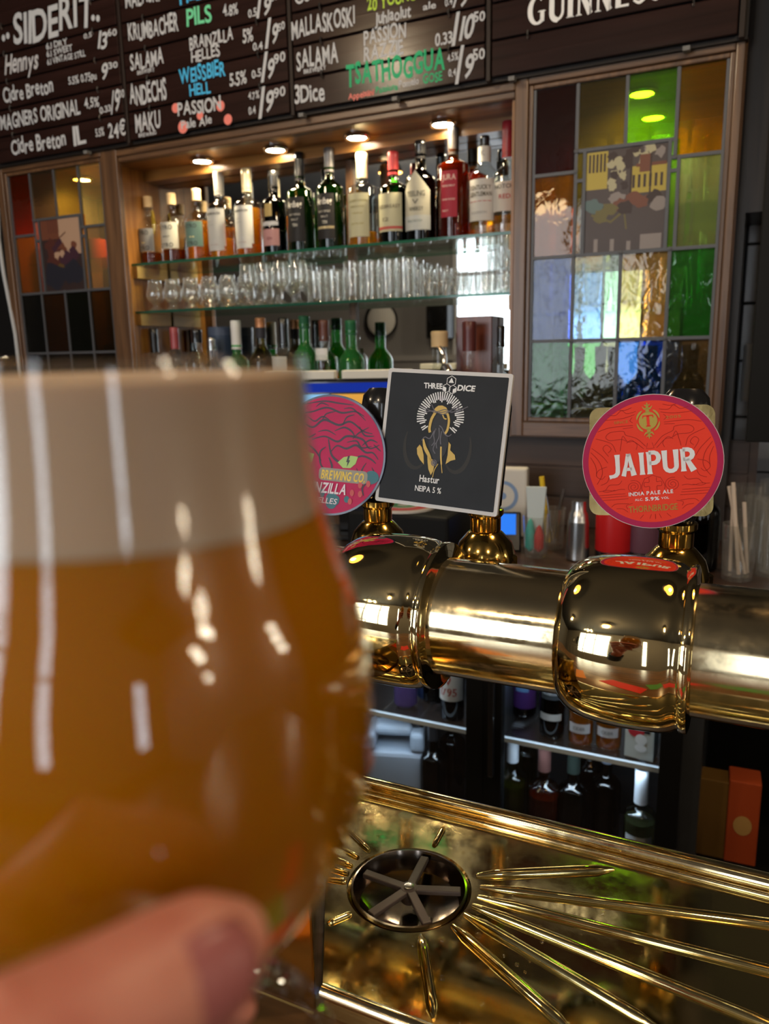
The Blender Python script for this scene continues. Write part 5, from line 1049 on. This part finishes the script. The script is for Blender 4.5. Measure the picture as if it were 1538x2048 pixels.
m = MB(); m.flat([(.010, -.006), (.016, -.0005), (.024, .0015), (.031, .0010), (.029, -.006), (.024, -.0105), (.016, -.0110)][::-1], -.0008); on(bd, m, 'green_eye', paint(hexc('a8cc6a'), .3)); m = MB(); m.flat([(-.034, -.004), (-.026, .002), (-.016, .0), (-.018, -.008), (-.028, -.010)][::-1], -.0008); on(bd, m, 'green_eye', paint(hexc('a8cc6a'), .3))
m = MB(); m.flat([(.0205, .0010), (.0225, .0012), (.0215, -.0030), (.0230, -.0030), (.0200, -.0100), (.0205, -.0050), (.0190, -.0050)][::-1], -.0010); on(bd, m, 'eye_slit', paint((.02, .02, .02), .3))
m = MB(); put_text(m, 'BREWING CO.', -.0070, -.0230, .0470, .0085, -.0012, bold=.03, shear=.25, slope=.001); on(bd, m, 'yellow_lettering', paint(hexc('e6c23c'), .3))
m = MB(); m.flat(rrect(.052, .0125, .004, cx_=.0165, cz_=-.0185), -.0009); on(bd, m, 'lettering_ground', paint((.30, .27, .20), .3))
m = MB(); put_text(m, 'BRAINZILLA', -.0350, -.0370, .0560, .0100, -.0013, bold=.025, shear=.3, slope=.006); put_text(m, 'HELLES', -.0140, -.0470, .0260, .0055, -.0013, bold=.01, shear=.2); on(bd, m, 'white_lettering', paint((.78, .68, .74), .3))
m = MB()
for i in range(11): a = rnd.uniform(-2.3, -.35); r = rnd.uniform(.034, .050); m.disc((r*cos(a), r*sin(a)), rnd.uniform(.003, .007), -.0007-.00001*i, n=14, sx=rnd.uniform(.6, 1.4))
on(bd, m, 'teal_splashes', paint((.02, .14, .17), .3))
m = MB()
for i in range(5): a = -.50-.13*i; r = .050-.006*(i % 2); m.disc((r*cos(a), r*sin(a)), .0032, -.0010, n=12, sx=.7)
on(bd, m, 'red_splashes', paint((.55, .06, .05), .3))

# ================================================================== THE BEER GLASS AND THE HAND
AX = Vector((-.0988, .1006)); mm_ = .001
bg = tag(empty('beer_glass', (AX.x, AX.y, 1.5-.1455)), 'large stemmed tulip glass of hazy orange beer held up close on the left', 'beer glass')
BASE = -145.5
OUT = [(32.5,-.2),(32.75,-3),(32.9,-10),(33.7,-19),(35.1,-26.5),(36.9,-33),(39.2,-39.5),(41.1,-46),(42.35,-53.6),(42.9,-63.5),(42.6,-71.7),(41,-81.3),(37.8,-90.4),(33.7,-97.4),(28.5,-104.6),(23.2,-111.5),(19.2,-116),(13.5,-120.8)]
def dense(P, k=4):
    return [(q.x, q.y) for q in spline(P, k)]
OD = dense(OUT)
bowl = [(r*mm_, (z-BASE)*mm_) for r, z in OD]
inner = [((r-.5)*mm_, (z-BASE)*mm_) for r, z in OD if z > -112]
bowl_pts = inner[::-1]; bowl_pts = [(0, (-113-BASE)*mm_)]+bowl_pts+[((32.2)*mm_, (.1-BASE)*mm_)]+bowl
BGL = glass('beer_glass_wall', (.96, .96, .95), 1.0, .03, ior=1.5)
MB().lathe(bowl_pts, 96).build('bowl', BGL, bg)
stem = [(13.5,-120.8),(9.2,-124.2),(6.8,-127),(5.6,-130),(5.4,-133),(6.2,-135.5)]
MB().lathe([(0, (-119.8-BASE)*mm_)]+[(r*mm_, (z-BASE)*mm_) for r, z in stem]+[(0, (-135.6-BASE)*mm_)], 48).build('stem', BGL, bg)
foot = [(0,-135.4),(6.2,-135.5),(9.5,-137.2),(16,-139.2),(25,-141.2),(32,-143),(34.2,-144.2),(34.2,-145.2),(33,-145.5),(20,-145),(0,-144.5)]
MB().lathe([(r*mm_, (z-BASE)*mm_) for r, z in foot], 64).build('foot', glass('glass_foot', (.90, .91, .90), 1.0, .03, ior=1.9), bg)
ZFO, ZBE = -3.0, -26.3
def rad(z):
    for (r0, z0), (r1, z1) in zip(OD, OD[1:]):
        if z1 <= z <= z0: return r0+(r1-r0)*(z0-z)/(z0-z1)
    return OD[-1][0]
def beermat():
    m, n, l = nt('hazy_beer'); b = n['Principled BSDF']
    b.inputs['Base Color'].default_value = (.43, .155, .0005, 1); b.inputs['Roughness'].default_value = .6; b.inputs['Specular IOR Level'].default_value = .0
    b.inputs['Subsurface Weight'].default_value = .6; b.inputs['Subsurface Radius'].default_value = (1.0, .35, .02); b.inputs['Subsurface Scale'].default_value = .012
    return m
beer = [(0, (-113.6-BASE)*mm_)]+[((rad(z)-.65)*mm_, (z-BASE)*mm_) for z in [-112.5+i*(112.5-26.3)/40 for i in range(41)]]+[(0, (ZBE-BASE)*mm_)]
MB().lathe(beer, 96).build('beer', beermat(), bg)
fm, n, l = nt('beer_foam'); b = n['Principled BSDF']; b.inputs['Base Color'].default_value = (.52, .385, .29, 1); b.inputs['Roughness'].default_value = .9; b.inputs['Specular IOR Level'].default_value = .1
b.inputs['Subsurface Weight'].default_value = .4; b.inputs['Subsurface Radius'].default_value = (1, .7, .4); b.inputs['Subsurface Scale'].default_value = .006
no = n.new('ShaderNodeTexNoise'); no.inputs['Scale'].default_value = 900; no.inputs['Detail'].default_value = 3; bp = n.new('ShaderNodeBump'); bp.inputs['Strength'].default_value = .2; bp.inputs['Distance'].default_value = .0006
tc = n.new('ShaderNodeTexCoord'); l.new(tc.outputs['Object'], no.inputs['Vector']); l.new(no.outputs['Fac'], bp.inputs['Height']); l.new(bp.outputs['Normal'], b.inputs['Normal'])
foam = [(0, (ZBE+.05-BASE)*mm_)]+[((rad(z)-.66)*mm_, (z-BASE)*mm_) for z in [ZBE+.05+i*(ZFO-ZBE)/14 for i in range(15)]]+[(30*mm_, (ZFO+.5-BASE)*mm_), (20*mm_, (ZFO+.2-BASE)*mm_), (0, (ZFO+.4-BASE)*mm_)]
MB().lathe(foam, 96).build('foam', fm, bg)

rnd = random.Random(21); m = MB()  # tiny clear beads added on the bowl to stand in for its glints
for i in range(46):
    a = radians(rnd.choice((rnd.uniform(-8, 42), rnd.uniform(-75, 10)))); z = rnd.uniform(-100, -22) if i % 3 else rnd.uniform(-95, -50); r = (rad(z)+.05)*mm_; s_ = rnd.uniform(.0003, .0008)
    m.lathe([(0, -s_*.7), (s_*.7, -s_*.5), (s_, 0), (s_*.7, s_*.6), (0, s_*.8)], 8, (r*cos(a), r*sin(a), (z-BASE)*mm_))
o = m.build('glint_beads', glass('glass_bead', (.97, .96, .94), 1.0, .02, ior=1.6), bg); o['kind'] = 'stuff'
# ---- left hand: thumb across the front of the bowl, fingers round its far side
def pol(a, r, z): return Vector((AX.x+r*cos(radians(a)), AX.y+r*sin(radians(a)), 1.5+z))
T_tip = along(394, 1922, .1150); T_mid = along(248, 2012, .1120); T_base = along(20, 2160, .1110)
W = Vector((-.155, -.015, 1.5-.165))
pts = [W]; edges = []; rads = [(.026, .020)]
def addp(p, r, par): pts.append(Vector(p)); rads.append(r if isinstance(r, tuple) else (r, r)); edges.append((par, len(pts)-1)); return len(pts)-1
fa = addp((-.185, -.10, 1.5-.215), .029, 0); fa2 = addp((-.215, -.22, 1.5-.275), .034, fa)
pm_ = addp((-.176, .035, 1.5-.150), (.028, .018), 0)
k0 = addp((-.184, .075, 1.5-.128), (.026, .013), pm_)
tb = addp((T_base+W)/2+Vector((-.012, .010, -.004)), .0155, pm_)
t1 = addp(T_base, .0108, tb); t2 = addp(T_mid, .0090, t1); t2b = addp((T_mid+T_tip)/2, .0088, t2); t3 = addp(T_tip, .0082, t2b); 
t4 = addp(T_tip+(T_tip-T_mid).normalized()*.0045, .0058, t3)
for i, (z, r0) in enumerate(((-.088, .0388), (-.105, .0283), (-.1205, .0140), (-.1350, .0060))):
    kn = addp(Vector((-.172, .102, 1.5+z-.006))+Vector((.002*i, -.010*i, 0)), .0105-.0006*i, k0)
    rr = r0+.0092
    a_ = addp(pol(158-5*i, max(rr+.005, .034-.003*i), z), .0090-.0006*i, kn)
    b_ = addp(pol(122-2*i, rr, z-.002), .0084-.0006*i, a_)
    c_ = addp(pol(88, rr, z-.003), .0078-.0006*i, b_)
    d_ = addp(pol(66, rr-.0006, z-.004), .0064-.0005*i, c_)
org = Vector((-.16, .0, 1.33))
RAD = [max(r) if i in (0, fa, fa2) else sum(r)/2 for i, r in enumerate(rads)]
hm = MB()
def ball(c, r): hm.lathe([(0, -r)]+[(r*cos(radians(t_)), r*sin(radians(t_))) for t_ in range(-75, 90, 15)]+[(0, r)], 16, tuple(c))
for i, q in enumerate(pts):
    if i not in (pm_, k0): ball(q-org, RAD[i])
for i, j in edges:
    if pm_ in (i, j) or k0 in (i, j) or j == tb: continue
    hm.tube([pts[i]-org, pts[j]-org], [RAD[i], RAD[j]], 16)
kn_ = [j for i, j in edges if i == k0]
for i, k in enumerate(kn_):                                        # the palm: metacarpals side by side
    w0 = W+Vector((-.002, .012, .010-.008*i))
    hm.tube([w0-org, (w0*.5+pts[k]*.5)+Vector((-.004, 0, -.002))-org, pts[k]-org], [.0150, .0135, RAD[k]], 16); ball(w0-org, .015)
hm.tube([W-org, pts[tb]-org, pts[t1]-org], [.018, .0155, RAD[t1]], 16)
hm.tube([pts[tb]-org, (W*.4+pts[kn_[0]]*.6)-org], [.013, .011], 16)
hm.tube([W-org, W*.7+pts[kn_[1]]*.3-org], [.024, .017], 16)
hand = hm.build('person', [], None, tuple(org)); me = hand.data
rmm = hand.modifiers.new('remesh', 'REMESH'); rmm.mode = 'VOXEL'; rmm.voxel_size = .0011; rmm.use_smooth_shade = True
smm = hand.modifiers.new('smooth', 'SMOOTH'); smm.factor = .5; smm.iterations = 14
SK, n, l = nt('skin'); b = n['Principled BSDF']; b.inputs['Roughness'].default_value = .5
b.inputs['Subsurface Weight'].default_value = .25; b.inputs['Subsurface Radius'].default_value = (1, .35, .2); b.inputs['Subsurface Scale'].default_value = .004
tc = n.new('ShaderNodeTexCoord'); no = n.new('ShaderNodeTexNoise'); no.inputs['Scale'].default_value = 55; no.inputs['Detail'].default_value = 2
rp = n.new('ShaderNodeValToRGB'); rp.color_ramp.elements[0].position = .35; rp.color_ramp.elements[0].color = (.48, .15, .11, 1); rp.color_ramp.elements[1].position = .65; rp.color_ramp.elements[1].color = (.62, .28, .21, 1)
n2 = n.new('ShaderNodeTexNoise'); n2.inputs['Scale'].default_value = 700; bp = n.new('ShaderNodeBump'); bp.inputs['Strength'].default_value = .15; bp.inputs['Distance'].default_value = .0006
l.new(tc.outputs['Object'], no.inputs['Vector']); l.new(tc.outputs['Object'], n2.inputs['Vector']); l.new(no.outputs['Fac'], rp.inputs[0]); l.new(rp.outputs[0], b.inputs['Base Color']); l.new(n2.outputs['Fac'], bp.inputs['Height']); l.new(bp.outputs['Normal'], b.inputs['Normal'])
me.materials.clear(); me.materials.append(SK); tag(hand, 'hand of a person holding the beer glass, thumb across the front of its bowl', 'person')
# thumb nail on the side towards the holder
ax_ = (T_tip-T_mid).normalized(); vw = (CAM-T_tip).normalized(); nn = (vw-ax_*vw.dot(ax_)); nn = (nn.normalized()*.75+Vector((0, 0, -.35))); nn = (nn-ax_*nn.dot(ax_)).normalized(); bb_ = ax_.cross(nn)
vs = []; fs = []; NU, NV = 9, 9
for i in range(NU):
    u = -1+2*i/(NU-1)
    for j in range(NV):
        v = -1+2*j/(NV-1); wv = .0058*(1-.25*max(0, u)**2-.1*max(0, -u)**2); th = v*.75
        L_ = u*.0056*(1-.12*v*v)
        p = T_tip+ax_*(L_-.0010)+nn*(.0086*cos(th)-.0006-.0010*max(0, u)**2)+bb_*(wv*sin(th)/sin(.75)); vs.append(tuple(p-org))
for i in range(NU-1):
    for j in range(NV-1): fs.append((i*NV+j, (i+1)*NV+j, (i+1)*NV+j+1, i*NV+j+1))
o = MB().add(vs, fs, 0, True).build('thumb_nail', pm('nail', (.36, .12, .12), .35), hand)
so = o.modifiers.new('solid', 'SOLIDIFY'); so.thickness = .0005
# dark sleeve
m = MB().tube([tuple(Vector(p)-org) for p in ((-.179, -.085, 1.5-.207), (-.200, -.16, 1.5-.245), (-.222, -.25, 1.5-.290))], [.040, .044, .048], 24, caps=False)
o = m.build('sleeve', paint((.02, .022, .03), .9), hand); so = o.modifiers.new('solid', 'SOLIDIFY'); so.thickness = .003; so.offset = -1

# leaflets lying on the guest side of the counter, mirrored in the brass
for i, (x, y, a, c, lab) in enumerate(((-.10, .27, .5, hexc('d8352a'), 'red'), (.05, .22, -.3, hexc('4c8a3a'), 'green'), (-.30, .25, 1.0, hexc('e08a28'), 'orange'), (.20, .26, .2, hexc('c8302a'), 'dark red'))):
    tag(MB().box((-.07, -.035, 0), (.07, .035, .0012)).build('leaflet', paint(c, .5), None, (x, y, ZB+.0004), (0, 0, a)), '%s leaflet lying on the bar counter in front of the brass rail' % lab, 'leaflet')
